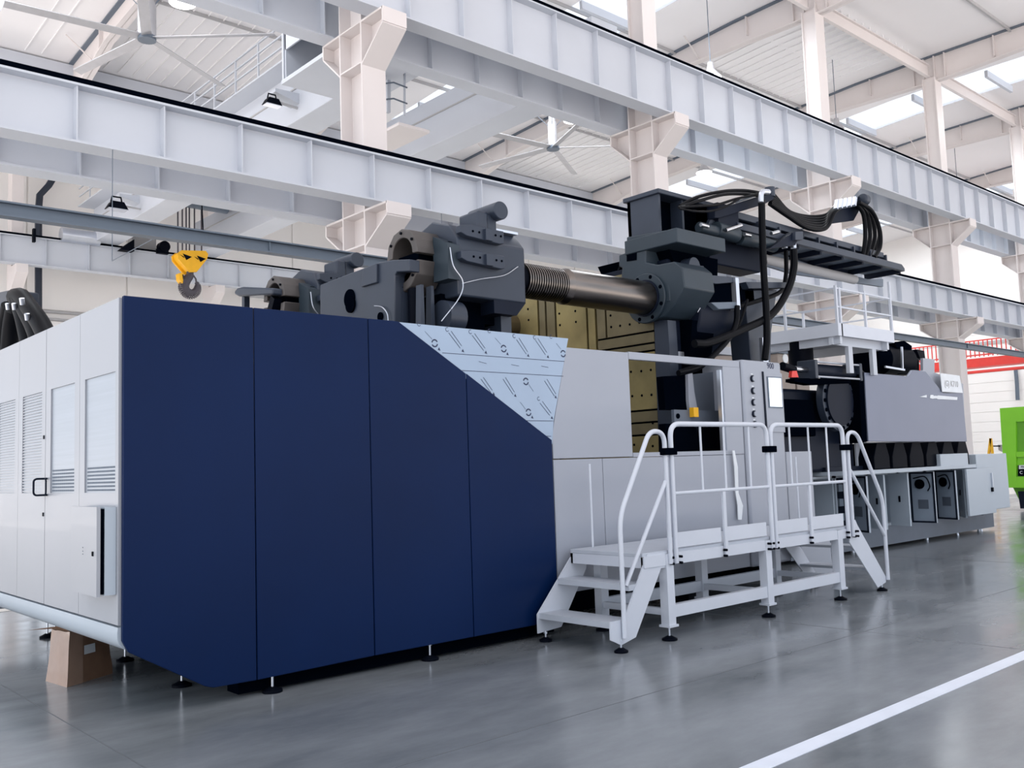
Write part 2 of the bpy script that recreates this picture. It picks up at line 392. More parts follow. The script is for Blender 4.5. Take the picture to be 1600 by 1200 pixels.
# ================================================================ BRIDGE CRANES
def bridge(zb, xg, h, y0, y1, labels_, handrail_y, lamps=True, wid=1.0):
    objs = []
    for k, x in enumerate(xg):
        g = thing('bridge_girder', labels_[k], 'crane bridge', (x, y0, zb))
        box('box_girder', 'white_steel', x, x+wid, y0, y1, zb, zb+h, g, bev=.02)
        box('end_carriage', 'white_steel', x-.5, x+wid+.3, y0-.35, y0+.3, zb-.1, zb+.45, g)
        box('side_rail', 'grey_shade', x-.03, x, y0+.3, y1, zb+h*.62, zb+h*.65, g)
        if k == 0:
            m = MB(); y = handrail_y
            while y < y1: m.bar((x-.6, y, zb+h), (x-.6, y, zb+h+1.05), .05); y += 1.5
            for dz in (.4, .75, 1.05): m.bar((x-.6, handrail_y, zb+h+dz), (x-.6, y1, zb+h+dz), .045)
            m.build('handrail', 'white_steel', g)
            box('walkway', 'white_steel', x-.65, x, handrail_y, y1, zb+h-.05, zb+h, g)
            for y in (20.4, 23.2, 32.6, 35.6):
                MB().prism([(x, zb+.75), (x-.75, zb+.72), (x-.75, zb+.62), (x, zb+.45)], y, y+.5, 'y').build('service_bracket', 'white_steel', g)
        objs.append(g)
    return objs
bridge(11.72, (13.0, 17.4), 1.5, 15.8, 40.9, ['upper overhead crane girder with side brackets and a floodlight, left of the column', 'upper overhead crane girder with big grey side face, between the two girder levels'], 21.5)
# electrical cubicle on the upper bridge and cage ladder
g = thing('crane_cubicle', 'white box with open dark machinery hanging on the upper crane, left of column', 'crane box', (10.9, 17.9, 11.2))
x0 = 10.7
MB().box(10.75, 12.6, 17.3, 17.34, 11.15, 13.0).box(10.75, 12.6, 19.8, 19.84, 11.15, 13.0).box(10.75, 10.79, 17.3, 19.84, 11.9, 13.0).box(10.75, 12.6, 17.3, 19.84, 12.98, 13.02).build('housing', 'white_steel', g)
box('bottom_tray', 'white_steel', 10.7, 12.7, 17.2, 19.95, 11.05, 11.15, g)
m = MB()
for y in (17.7, 18.2, 18.7, 19.2): m.cyl((11.3, y, 11.35), (11.3, y+.28, 11.5), .16, n=12); m.box(11.1, 11.9, y, y+.2, 11.15, 11.4)
m.build('machinery', 'black', g)
MB().bar((10.75, 17.25, 11.1), (10.75, 17.25, 13.3), .07).bar((10.75, 19.9, 11.1), (10.75, 19.9, 13.3), .07).build('post', 'white_steel', g)
g = thing('ladder_cage', 'white ladder with landing plate hanging right of the left column', 'ladder', (15, 18, 9.6))
p = [at(a, b_, y=18.0) for a, b_ in ((600, 90), (600, 205), (632, 95), (632, 180))]
MB().bar(p[0], p[1], .07).build('rail', 'white_steel', g); MB().bar(p[2], p[3], .04).build('rail', 'white_steel', g)
MB().bar(at(606, 100, y=18.2), at(606, 176, y=18.2), .1).build('rail', 'white_steel', g)
for yy in (106, 131, 156):
    MB().tube([at(598, yy, y=18), at(615, yy-2, y=17.9), at(636, yy+6, y=18)], .02, 6).build('rung', 'rail_grey', g)
a = at(600, 180, y=18); MB().box(a.x, a.x+.9, 17.4, 19.0, a.z-.42, a.z-.35).build('landing_plate', 'white_column', g)

def flood(px, py, xx, label, K=1.0):
    p = at(px, py, x=xx); g = thing('floodlight', label, 'lamp', p)
    MB().prism([(p.x-.28*K, p.z-.1*K), (p.x+.28*K, p.z-.1*K), (p.x+.16*K, p.z+.1*K), (p.x-.16*K, p.z+.1*K)], p.y-.15*K, p.y+.15*K, 'y').build('housing', 'black', g)
    MB().prism([(p.x-.26*K, p.z-.12*K), (p.x+.26*K, p.z-.12*K), (p.x+.26*K, p.z-.1*K), (p.x-.26*K, p.z-.1*K)], p.y-.16*K, p.y+.14*K, 'y').build('lens', 'bright_steel', g)
    MB().tube([(p.x-.15*K, p.y, p.z+.1*K), (p.x-.12*K, p.y, p.z+.26*K), (p.x+.12*K, p.y, p.z+.26*K), (p.x+.15*K, p.y, p.z+.1*K)], .025*K, 6).build('yoke', 'black', g)
    MB().bar((p.x+.1, p.y, p.z+.05), (13.02, p.y, p.z+.02), .06).build('arm', 'grey_shade', g)
flood(425, 160, 12.2, 'black floodlight on the upper crane girder, beneath the big fan', .9)
flood(182, 322, 12.1, 'black floodlight far down the crane girder beside the white handrail', 1.35)
# hoist trolley of the crane, the hook ropes run up into it
g = thing('hoist_trolley', 'grey hoist trolley on the crane girders above the hook ropes', 'crane trolley', (15.5, 37, 13.2))
box('trolley_frame', 'rail_grey', 13.1, 18.3, 35.8, 38.4, 13.24, 13.5, g)
MB().cyl((14.3, 37, 13.1), (17.2, 37, 13.1), .35, n=20).build('drum', 'rail_grey', g)
MB().tube([at(315, 312, y=36), at(317, 352, y=36), at(318, 384, y=36)], .025, 6).build('pendant_cable', 'black', g)
# drop pipe on the far side, bent bracket at its top
m = MB().tube([at(88, 270, y=43), at(76, 290, y=43), at(62, 305, y=43), at(60, 330, y=43), at(60, 480, y=43), (at(60, 480, y=43).x, 43, 0)], .15, 6)
m.build('downpipe', 'casting', None, label='dark grey bent downpipe at far left behind the girders', cat='pipe')
# machinery lying on top of the far girder (end trucks with buffers)
for i, (px, py, s) in enumerate(((200, 383, 1), (232, 382, 1.2), (92, 372, .7))):
    p = at(px, py, y=40.6); g = thing('crane_buffer', ['dark wedge shaped buffer on the far girder', 'dark round motor on the far girder left of the hook', 'small dark clamp on the far girder at far left'][i], 'crane part', p)
    if i == 0: MB().prism([(p.x-.4, p.z-.28), (p.x+.2, p.z-.28), (p.x+.2, p.z+.25), (p.x-.05, p.z+.05)], 40.4, 40.8, 'y').build('wedge', 'black', g)
    if i == 1: MB().cyl((p.x+.7, 40.5, p.z), (p.x+.7, 40.9, p.z), .24).build('motor', 'black', g); MB().box(p.x+.4, p.x+.9, 40.6, 40.8, p.z-.32, p.z-.1).build('foot', 'black', g)
    if i == 2: MB().box(p.x-1, p.x-.9, 40.5, 40.7, p.z-.3, p.z+.25).build('clamp', 'black', g)
g = thing('hoist_drum', 'long light grey drum cover above the far girder at left', 'crane part', at(130, 372, y=40.6))
MB().cyl(at(95, 366, y=40.8), at(155, 374, y=40.8), .3, n=14).build('drum', 'bright_steel', g)
g = thing('crane_control_box', 'grey box between the dark buffer and the round motor on the far girder', 'crane part', at(225, 378, y=41.3))
a, b_ = at(206, 392, y=41.3), at(244, 374, y=41.3); MB().box(a.x, b_.x, 41.3, 41.8, a.z, b_.z).build('box', 'grey_shade', g)

# hook block
def hook():
    y = 37.0; K = 2.87; s = lambda px, py: at(px, py, y=y)
    g = thing('hook_block', 'yellow crane hook block with a dark grey iron hook', 'crane hook', s(297, 420))
    top = [(273, 398), (279, 393), (317, 394), (321, 399), (319, 407), (303, 427), (292, 427), (274, 406)]
    MB().prism(xz(top, y), y-.1*K, y-.07*K, 'y').build('cheek_plate', 'yellow', g, bev=.005)
    MB().prism(xz(top, y), y+.1*K, y+.13*K, 'y').build('cheek_plate', 'yellow', g, bev=.005)
    MB().prism(xz([(275, 397), (281, 394), (315, 395), (319, 400), (302, 424), (294, 424), (277, 405)], y), y-.07*K, y+.1*K, 'y').build('sheave_housing', 'yellow', g)
    for a in ((283, 402), (305, 405)):
        q = s(*a); MB().prism([(q.x-.05, q.z+.09), (q.x+.33, q.z), (q.x+.1, q.z-.16)], y-.105*K, y-.1*K, 'y').prism([(q.x-.16, q.z+.03), (q.x+.0, q.z-.03), (q.x-.0, q.z-.08)], y-.105*K, y-.1*K, 'y').build('warning_mark', 'black', g)
    MB().cyl(s(297, 425), s(297, 433), .05*K).build('shank', 'hook_iron', g)
    pts = [s(*q) for q in ((297, 431), (291, 438), (287, 447), (290, 456), (299, 460), (307, 455), (309, 446), (306, 441))]
    P = spline(pts, 5); m = MB(); n = 10
    for i in range(len(P)-1):
        t0, t1 = i/len(P), (i+1)/len(P)
        rr_ = lambda t: K*(.055*(1-.7*t*t)+.03*math.sin(PI*t))
        m.cyl(P[i], P[i+1], rr_(t0), rr_(t1), n=10, caps=(i in (0, len(P)-2)))
    m.build('hook', 'hook_iron', g)
    MB().tube([s(302, 430), s(306, 436), s(307, 444)], .012*K, 6).build('latch', 'hook_iron', g)
    MB().prism(xz([(277, 428), (284, 427), (284, 437), (283, 444), (278, 438)], y), y-.06*K, y+.06*K, 'y').build('rope_guard', 'yellow', g)
    MB().bar(s(283, 430), s(286, 445), .02*K, .12*K).build('guard_link', 'hook_iron', g)
    for px in (278, 285, 291, 296, 304, 315):
        a = s(px, 396); MB().tube([a, (a.x, y, 12.8)], .03, 6).build('rope', 'hook_iron', g)
hook()

# ================================================================ FANS AND LAMPS
def fan(x, y, z, a0, label, R=3.45, pole=.17):
    g = thing('ceiling_fan', label, 'ceiling fan', (x, y, z))
    MB().cyl((x, y, z+1.0), (x, y, zroof(y)), pole*.75, n=16).build('pole', 'fan_alu', g)
    MB().cyl((x, y, z+.05), (x, y, z+1.0), pole, n=16).build('motor_housing', 'fan_alu', g)
    MB().cyl((x, y, z-.06), (x, y, z+.06), .24, n=20).build('hub', 'rail_grey', g)
    for k in range(5):
        a = math.radians(a0+72*k); d = Vector((math.cos(a), math.sin(a), 0)); t_ = Vector((-d.y, d.x, 0)); c0 = Vector((x, y, z))
        p, q = c0+d*.2, c0+d*R; wd = .13
        m = MB().add([p-t_*wd-Vector((0,0,.02)), p+t_*wd+Vector((0,0,.04)), p+t_*wd+Vector((0,0,.06)), p-t_*wd, q-t_*wd-Vector((0,0,.02)), q+t_*wd+Vector((0,0,.04)), q+t_*wd+Vector((0,0,.06)), q-t_*wd],
                 [(0,1,2,3),(7,6,5,4),(0,4,5,1),(1,5,6,2),(2,6,7,3),(3,7,4,0)])
        m.build('blade', 'fan_alu', g)
    for k in range(4):
        a = math.radians(45+90*k); MB().tube([(x, y, z+.7), (x+2.0*math.cos(a), y+2.0*math.sin(a), zroof(y)-.1)], .012, 5).build('stay_wire', 'rail_grey', g)
fan(9.16, 24.55, 13.5, 31, 'large pale grey ceiling fan with long blades at top left', pole=.24)
fan(24.3, 24.3, 13.5, 31, 'smaller looking ceiling fan in the middle of the roof')
for i, (x, y) in enumerate(((9.5, 22.98), (23.77, 22.71), (24.75, 17.36), (32.86, 17.43), (32.78, 23.62), (47.44, 18.96))):
    g = thing('high_bay_lamp', ['round white lamp cut by the top edge above the big fan', 'bell shaped lamp left of the small ceiling fan column, glowing white', 'bell lamp on a thin cord above the topmost girder', 'bell lamp on a cord beside the large skylight strip', 'bell lamp in front of the lower bright skylight, above the black hoses', 'tiny bell lamp at the far right near the edge column'][i], 'lamp', (x, y, 14))
    R = .36
    MB().cyl((x, y, 14.5), (x, y, zroof(y)), .015, n=6).build('cord', 'rail_grey', g)
    MB().cyl((x, y, 14.25), (x, y, 14.5), .13, .09, n=16).build('ballast', 'fan_alu', g)
    MB().cyl((x, y, 13.98), (x, y, 14.25), R, .14, n=24).build('reflector', 'fan_alu', g)
    MB().cyl((x, y, 13.96), (x, y, 13.985), R*.93, n=24).build('diffuser', 'lamp_glow', g)

# ================================================================ MACHINE COVER
YF = 6.42; X0 = 2.22
def P2(l, y=YF): return xz(l, y)
g = thing('machine_cover', 'huge navy blue and white sheet metal cover of the injection moulding machine', 'machine cover', (X0, YF, .1))
GC = g
gap = .004
zt = 2.85
MB().prism([(X0+.02, zt), (3.19-gap, zt), (3.19-gap, .125), (2.86, .13), (2.80, .15), (X0+.06, .46), (X0+.02, .54)], YF, YF+.04, 'y').build('blue_panel', 'navy', g, bev=.004)
MB().prism([(3.19+gap, zt), (4.2-gap, zt), (4.2-gap, .14), (3.19+gap, .125)], YF, YF+.04, 'y').build('blue_panel', 'navy', g, bev=.004)
dl = lambda x: 2.86+(x-4.49)*(1.84-2.86)/(6.25-4.49)
MB().prism([(4.2+gap, zt), (4.50, zt), (5.22-gap, dl(5.22)), (5.22-gap, .14), (4.2+gap, .14)], YF, YF+.04, 'y').build('blue_panel', 'navy', g, bev=.004)
MB().prism([(5.22+gap, dl(5.22)), (6.25, 1.84), (6.25, .14), (5.22+gap, .14)], YF, YF+.04, 'y').build('blue_panel', 'navy', g, bev=.004)
fp = MB().prism([(4.46, 2.845), (6.535, 2.84), (6.29, 2.02), (6.262, 1.80), (6.22, 1.80)], YF+.008, YF+.045, 'y').build('film_panel', 'film', g, label='triangular steel panel still wearing printed protective film')
# printed marks on the film: rings, twin strokes, arrow heads, tape bands
m = MB(); yp = YF+.006
def stroke(a, b, wd):
    p, q = at(*a, y=yp), at(*b, y=yp); m.bar(p, q, .002, wd, up=(0, 0, 1))
def st(a, b, wd=.006):
    p, q = at(*a, y=yp), at(*b, y=yp); d = (q-p).normalized(); n_ = Vector((-d.z, 0, d.x))*wd/2
    m.add([p-n_, q-n_, q+n_, p+n_], [(0,1,2,3)])
zo = lambda x, y: (600+x*300/1600, 480+y*220/1173)
for a in ((540,205,650,345),(735,225,845,365),(1105,262,1200,395),(1262,265,1360,400),(808,590,905,715),(992,590,1090,730),(1338,605,1435,745),(1300,790,1395,905)):
    st(zo(a[0], a[1]+8), zo(a[2]-14, a[3]-4), .005); st(zo(a[0]+20, a[1]-6), zo(a[2]-2, a[3]-22), .005)
for x, y in ((423,300),(998,345),(1493,387),(1183,618),(1205,876)):
    q = at(*zo(x, y), y=yp)
    for a0, a1 in ((25, 170), (205, 350)):
        o1, o2 = arc(q.x, q.z, .036, a0, a1, 8), arc(q.x, q.z, .024, a0, a1, 8)
        for i in range(8): m.add([(o1[i][0], yp, o1[i][1]), (o1[i+1][0], yp, o1[i+1][1]), (o2[i+1][0], yp, o2[i+1][1]), (o2[i][0], yp, o2[i][1])], [(0,1,2,3)])
for x, y in ((527,185),(720,205),(1085,240),(1256,252),(1290,762),(292,140),(878,198),(1392,246)):
    q = at(*zo(x, y), y=yp)
    o1, o2 = arc(q.x, q.z, .02, 60, 330, 8), arc(q.x, q.z, .015, 60, 330, 8)
    for i in range(8): m.add([(o1[i][0], yp, o1[i][1]), (o1[i+1][0], yp, o1[i+1][1]), (o2[i+1][0], yp, o2[i+1][1]), (o2[i][0], yp, o2[i][1])], [(0,1,2,3)])
for x, y in ((460,348),(658,362),(850,376),(1030,388),(1203,402),(1367,412),(1236,916),(1400,920),(1095,735),(1432,748),(915,722)):
    q = at(*zo(x, y), y=yp); m.add([(q.x, yp, q.z+.016), (q.x+.014, yp, q.z-.014), (q.x-.016, yp, q.z-.008)], [(0,1,2)])
for a in ((340,200,400,265),(925,255,975,310),(1435,300,1475,350),(1205,640,1245,700),(1135,790,1180,850)): st(zo(a[0],a[1]), zo(a[2],a[3]), .003)
for a in ((485,380,1505,452),(650,527,1495,575),(1185,945,1410,948),(1350,1074,1392,1076)): st(zo(a[0],a[1]), zo(a[2],a[3]), .005)
for a in ((790,452,855,470),(1060,478,1125,490),(1310,490,1370,502)): st(zo(a[0],a[1]), zo(a[2],a[3]), .004)
m.build('film_print', 'film_ink', fp)
# white front panels, window frame
wm_ = 'machine_white'
MB().prism([(6.3, 2.75), (7.43-gap, 2.75), (7.43-gap, 1.66), (6.27, 1.66), (6.27, 1.9), (6.31, 2.05), (6.5, 2.72)], YF+.01, YF+.05, 'y').build('white_panel', wm_, g, bev=.004)
box('top_rail', wm_, 7.43, 9.42, YF+.008, YF+.06, 2.68, 2.76, g, bev=.004)
box('window_sill', wm_, 7.43, 9.42, YF+.008, YF+.06, 1.655, 1.70, g)
box('window_jamb', wm_, 9.08, 9.42, YF+.008, YF+.06, 1.70, 2.68, g)
box('window_jamb', 'bright_steel', 9.04, 9.08, YF+.02, YF+.07, 1.70, 2.64, g)
box('white_panel', wm_, 6.27, 6.955, YF+.01, YF+.05, .38, 1.65, g, bev=.004)
box('white_panel', wm_, 6.962, 9.42, YF+.01, YF+.05, .34, 1.65, g, bev=.004)
# end face: tall panels with recessed vent sheets
YE = 11.0
eps = [(YF+.04, 7.27), (7.275, 8.12), (8.13, 8.92), (8.925, 9.8), (9.805, YE)]
vents = [(6.52, 7.155), (7.39, 7.99), (8.23, 8.80), (9.04, 9.62), (9.95, 10.7)]
for i, ((ya, yb), (va, vb)) in enumerate(zip(eps, vents)):
    za, zb_ = 1.515, 2.34
    m = MB()
    m.box(X0, X0+.04, ya, va, .64, zt-.01).box(X0, X0+.04, vb, yb, .64, zt-.01).box(X0, X0+.04, va, vb, .64, za).box(X0, X0+.04, va, vb, zb_, zt-.01)
    pn = m.build('end_panel', 'end_white', g)
    MB().box(X0+.012, X0+.03, va, vb, za, zb_).build('vent_sheet', 'vent_sheet', pn)
    m = MB()
    if i >= 2:
        n = 34
        for k in range(n):
            z = za+.01+(zb_-za-.03)*k/(n-1); m.box(X0+.002, X0+.014, va+.005, vb-.005, z, z+.009)
        m.build('louvre_slats', 'end_white', pn, kind='stuff')
    else:
        for r_ in range(7):
            z = za+.012+r_*.026; k = 0; y = va+.01
            while y < vb-.03: m.box(X0+.009, X0+.0125, y, y+.016, z, z+.013); y += .024
        m.build('perforations', 'rail_grey', pn, kind='stuff')
# door handle between second and third panel
hy = 8.19
MB().tube(fillet([(X0+.0, 8.07, 1.63), (X0-.1, 8.07, 1.63), (X0-.1, 8.07, 1.50), (X0, 8.07, 1.50)], .03), .008, 8).build('handle', 'casting_dark', g)
MB().tube(fillet([(X0-.02, 8.22, 1.63), (X0-.02, 8.03, 1.63), (X0-.02, 8.03, 1.50), (X0-.02, 8.22, 1.50)], .03), .007, 8).build('handle', 'casting_dark', g)
for z in (1.95, 1.33): box('lock', 'black', X0-.006, X0, 8.15, 8.175, z, z+.03, g)
# rounded sill and sloping underside
pr = [(X0, .625), (X0-.004, .59), (X0-.002, .545), (X0+.012, .51), (X0+.04, .48), (X0+.09, .465), (3.0, .465), (3.0, .50), (X0+.09, .50), (X0+.06, .53), (X0+.05, .625)]
MB().prism(pr, YF+.04, YE, 'y').build('rounded_sill', 'cab_grey', g)
# far side and back cover, inner tub
box('far_panel', wm_, X0, 9.4, YE, YE+.04, .3, 2.83, g)
# machine bed under and inside the cover
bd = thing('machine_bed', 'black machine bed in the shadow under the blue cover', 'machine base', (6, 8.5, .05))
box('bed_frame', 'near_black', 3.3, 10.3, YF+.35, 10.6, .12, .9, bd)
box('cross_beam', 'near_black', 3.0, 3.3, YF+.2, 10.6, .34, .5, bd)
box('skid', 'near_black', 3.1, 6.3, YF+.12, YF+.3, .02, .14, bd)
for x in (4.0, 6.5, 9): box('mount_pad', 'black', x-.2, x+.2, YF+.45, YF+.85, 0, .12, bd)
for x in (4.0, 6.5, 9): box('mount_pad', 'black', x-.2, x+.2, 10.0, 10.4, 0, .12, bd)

def foot(parent, x, y, z1, R=.06, mt='black', st_='bright_steel'):
    f = MB().cyl((x, y, 0), (x, y, .018), R, n=20).cyl((x, y, .018), (x, y, .04), R*.9, R*.35, n=20).build('levelling_foot', mt, parent)
    MB().cyl((x, y, .035), (x, y, z1), .009, n=10).cyl((x, y, z1-.03), (x, y, z1-.015), .018, n=6).build('threaded_rod', st_, f)
for x, y, z in ((2.97, 7.24, .35), (3.03, 8.63, .47), (3.05, 10.75, .47), (at(74, 996, z=0).x, at(74, 996, z=0).y, .47), (3.35, YF+.08, .15), (4.8, YF+.08, .15)): foot(GC, x, y, z, .075)

# switch box on the end face
g = thing('switch_box', 'small white wall box with its door ajar on the machine end', 'electrical box', (X0, 6.8, 1.1))
box('body', 'cab_grey', X0-.075, X0-.002, 6.49, 7.09, .84, 1.42, g)
MB().prism([(X0-.125, 6.5), (X0-.10, 6.5), (X0-.080, 7.1), (X0-.105, 7.1)], .835, 1.425, 'z').build('door', 'end_white', g)
box('seal', 'near_black', X0-.095, X0-.075, 6.5, 7.05, .85, 1.41, g)
box('latch', 'black', X0-.13, X0-.12, 6.565, 6.585, 1.10, 1.13, g)
MB().box(X0-.119, X0-.116, 6.80, 6.81, 1.12, 1.125).box(X0-.119, X0-.116, 6.80, 6.81, 1.145, 1.15).box(X0-.119, X0-.116, 6.80, 6.81, 1.10, 1.105).build('mark', 'rail_grey', g)

# carton wrapped in film
g = thing('carton', 'brown cardboard carton wrapped in clear film on the floor', 'box', (2.55, 8.0, 0))
cbx = [at(75, 1065, z=0), at(105, 1074, z=0), at(176, 1052, z=0)]
A_, B_, C_ = cbx; D_ = A_+(C_-B_)
Ht = .41
import itertools
def lerp(a, b, t): return a+(b-a)*t
m = MB(); rows = 5; ring = []
cor = [A_+Vector((-.1, .1, 0)), B_, C_, D_]
cor[0] = B_+(A_-B_)*1.1; cor[3] = cor[0]+(C_-B_)
NS = 6; vv = []
for k in range(rows+1):
    t_ = k/rows; c_ = sum((q for q in cor), Vector())/4
    for i in range(4):
        for j in range(NS):
            q = lerp(cor[i], cor[(i+1) % 4], j/NS); sft = random.uniform(-.022, .022) if k else 0
            s_ = 1-.16*t_
            q = c_+(q-c_)*(s_+sft); vv.append((q.x, q.y, Ht*t_*(1+random.uniform(-.02, .02)) if k else 0))
ff = []
n = 4*NS
for k in range(rows):
    for i in range(n): ff.append((k*n+i, k*n+(i+1) % n, (k+1)*n+(i+1) % n, (k+1)*n+i))
ff.append(tuple(range(n))[::-1]); ff.append(tuple(range(rows*n, rows*n+n)))
MB().add(vv, ff).build('carton_body', 'cardboard', g)
c_ = sum((q for q in cor), Vector())/4
v2 = [(c_.x+(a-c_.x)*1.015, c_.y+(b-c_.y)*1.015, z) for a, b, z in vv]
sel = [q for q in ff[:-2] if (q[0] % n) < NS+2]
used = sorted({i for q in sel for i in q}); rk = {v: i for i, v in enumerate(used)}
MB().add([v2[i] for i in used], [tuple(rk[i] for i in q) for q in sel]).build('wrapping_film', 'wrap', g)
fl = [Vector(vv[rows*n]), Vector(vv[rows*n+NS]), Vector(vv[rows*n+NS])+Vector((-.02, .18, .03)), Vector(vv[rows*n])+Vector((-.16, .1, .0))]
MB().add(fl, [(0,1,2,3)]).build('flap', 'cardboard', g)
dirBC = (C_-B_).normalized(); lp = B_*0.9+C_*.1; nrm = Vector((dirBC.y, -dirBC.x, 0))*4
c0_ = sum((q for q in cor), Vector())/4
def onface(u, z):
    q = B_+(C_-B_)*u; q = c0_+(q-c0_)*(1-.16*z/Ht)+(nrm/4)*.014; return Vector((q.x, q.y, z))
MB().add([onface(.33, .215), onface(.60, .215), onface(.60, .285), onface(.33, .285)], [(0,1,2,3)]).build('shipping_label', 'label_white', g)

# black hoses looking over the end face
g = thing('hose_cluster', 'thick black hoses with steel couplings behind the white end face', 'hoses', (3.2, 10.5, 2.6))
X = 3.6; s = lambda px, py, x=X: at(px, py, x=x)
MB().prism(yz([(-10, 458), (14, 453), (26, 455), (26, 467), (25, 480), (23, 500), (15, 500), (-10, 497)], X), X, X+.3, 'x').build('manifold_block', 'casting', g, bev=.02)
for pts in (((24, 464), (33, 464), (44, 478), (60, 500), (76, 530)), ((28, 468), (36, 490), (43, 520), (50, 555)), ((31, 466), (42, 486), (56, 515), (66, 550)), ((16, 478), (10, 505), (6, 540), (5, 590)), ((22, 486), (18, 510), (15, 545), (14, 590))):
    MB().tube(spline([s(*q) for q in pts], 6), .125, 12).build('hose', 'rubber', g)
for a in ((12, 474), (22, 474), (34, 466), (42, 490)):
    q = s(*a, x=X-.15); MB().cyl(q, q+Vector((0.02, .03, -.08)), .035, n=12).build('coupling', 'bright_steel', g)

# ================================================================ CLAMP UNITS
def clamp(y, label):
    "split lock nut, cylinder housing and duct of one tie bar; y = bar axis"
    zc = 3.6; g = thing('clamp_unit', label, 'clamp unit', (6, y, 2.8))
    F = lambda x: 5.52+(x-5.98)*.892 if x > 5.97 else 5.22+(x-5.30)*.45
    yn_ = y+.04; RO, RJ = .262, .168
    def shell(zc_, a0, a1, x1, nm):
        pts = [(yn_+p[0], zc_+p[1]) for p in arc(0, 0, RO, a0, a1, 6)]+[(yn_+p[0], zc_+p[1]) for p in arc(0, 0, RJ, a1, a0, 16)]
        return MB().prism(pts, 5.22, x1, 'x').build(nm, 'brown_iron', g, bev=.01)
    shell(3.69, -4, 184, 5.58, 'upper_half_nut'); shell(3.585, 176, 364, 5.52, 'lower_half_nut')
    for a in (35, 90, 145):
        c_, s_ = .215*math.cos(math.radians(a)), .215*math.sin(math.radians(a))
        MB().cyl((5.205, yn_+c_, 3.69+s_), (5.225, yn_+c_, 3.69+s_), .014, n=10).build('bolt', 'black', g)
        MB().cyl((5.205, yn_-c_, 3.585-s_), (5.225, yn_-c_, 3.585-s_), .014, n=10).build('bolt', 'black', g)
    MB().cyl((5.45, yn_-.22, 3.45), (5.45, yn_-.22, 3.75), .012, n=8).build('guide_pin', 'bright_steel', g)
    MB().box(5.3, 5.55, yn_-.16, yn_+.2, 3.55, 3.7).build('nut_carrier', 'near_black', g)
    for dz in (-.16, -.06, .06, .16): box('rib', 'near_black', 5.50, 5.56, y-.34, y+.36, zc+dz-.02, zc+dz+.03, g)
    hp = [(y-.42, zc+.22), (y-.30, zc+.37), (y-.02, zc+.46), (y+.30, zc+.36), (y+.5, zc+.18), (y+.5, zc-.35), (y-.42, zc-.35)]
    MB().prism(hp, 5.55, 6.43, 'x').build('cylinder_housing', 'casting', g, bev=.02)
    MB().prism([(y-.43, zc+.14), (y-.43, zc-.20), (y-.2, zc-.20), (y-.2, zc+.25)], 5.42, 5.56, 'x').build('guide_cheek', 'casting_teal', g)
    for z in (.27, .02):
        zz_ = zc+z
        MB().prism([(5.53, zz_+.05), (5.68, zz_+.075), (6.08, zz_+.065), (6.08, zz_-.06), (6.02, zz_-.07), (5.6, zz_-.045), (5.53, zz_-.02)], y-.50, y-.42, 'y').build('bolt_pad', 'casting', g, bev=.006)
        box('keyway', 'casting', 5.82, 5.91, y-.53, y-.50, zz_-.06, zz_+.05, g)
        m = MB()
        for x in (5.68, 5.76, 5.97, 6.04): m.cyl((x, y-.505, zz_+.01), (x, y-.49, zz_+.01), .012, n=8)
        m.build('bolt_holes', 'near_black', g, kind='stuff')
    MB().box(5.78, 5.92, y-.46, y-.16, zc+.3, zc+.52).build('duct', 'casting', g, bev=.025)
    MB().box(5.92, 6.04, y-.44, y-.30, zc+.3, zc+.5).build('duct', 'casting', g, bev=.01)
    MB().cyl((6.04, y-.52, zc+.54), (6.04, y-.08, zc+.54), .092, n=28).build('filter_drum', 'casting', g, bev=.008)
    MB().prism([(5.5, zc-.3), (6.43, zc-.35), (6.3, zc-.56), (6.05, zc-.56), (6.0, 2.6), (5.5, 2.6)], y-.2, y+.5, 'y').build('saddle', 'near_black', g)
    MB().prism([(6.0, zc-.34), (6.43, zc-.34), (6.30, zc-.48), (6.0, zc-.48)], y-.41, y+.4, 'y').build('saddle_lip', 'casting_dark', g)
    box('saddle_foot', 'casting', 6.18, 6.32, y-.3, y+.3, 2.6, zc-.46, g)
    MB().cyl((5.42, y-.3, zc-.55), (5.62, y-.3, zc-.55), .16, n=24).build('pipe_bend', 'casting', g)
    for x in (5.22, 5.34): MB().prism([(x-.03, 2.6), (x+.04, 2.6), (x+.03, zc-.25), (x, zc-.25)], y-.26, y-.18, 'y').build('guide_rod', 'casting', g)
    MB().cyl((5.3, y-.05, 2.6), (5.3, y-.05, zc-.25), .07, n=16).build('ram', 'black', g)
    box('ram_block', 'casting', 5.2, 5.3, y+.02, y+.12, 2.6, zc-.28, g)
    MB().tube(spline([(5.44, y-.44, zc+.10), (5.46, y-.46, zc-.08), (5.56, y-.47, zc-.22), (5.52, y-.46, zc-.38), (5.32, y-.43, zc-.62)], 6), .006, 6).build('grease_line', 'bright_steel', g)
    MB().tube(spline([(6.32, y-.43, zc+.02), (6.1, y-.46, zc-.10), (5.8, y-.46, zc-.17), (5.56, y-.46, zc-.24)], 6), .005, 6).build('grease_line', 'bright_steel', g)
    MB().box(6.1, 6.40, y-.36, y-.1, zc+.375, zc+.40).build('name_plate_cover', 'bright_steel', g)
    return g
clamp(7.32, 'dark grey clamping unit with open split nut, nearest above the film panel')
clamp(9.95, 'dark grey clamping unit with open split nut, farther left behind the blue cover')
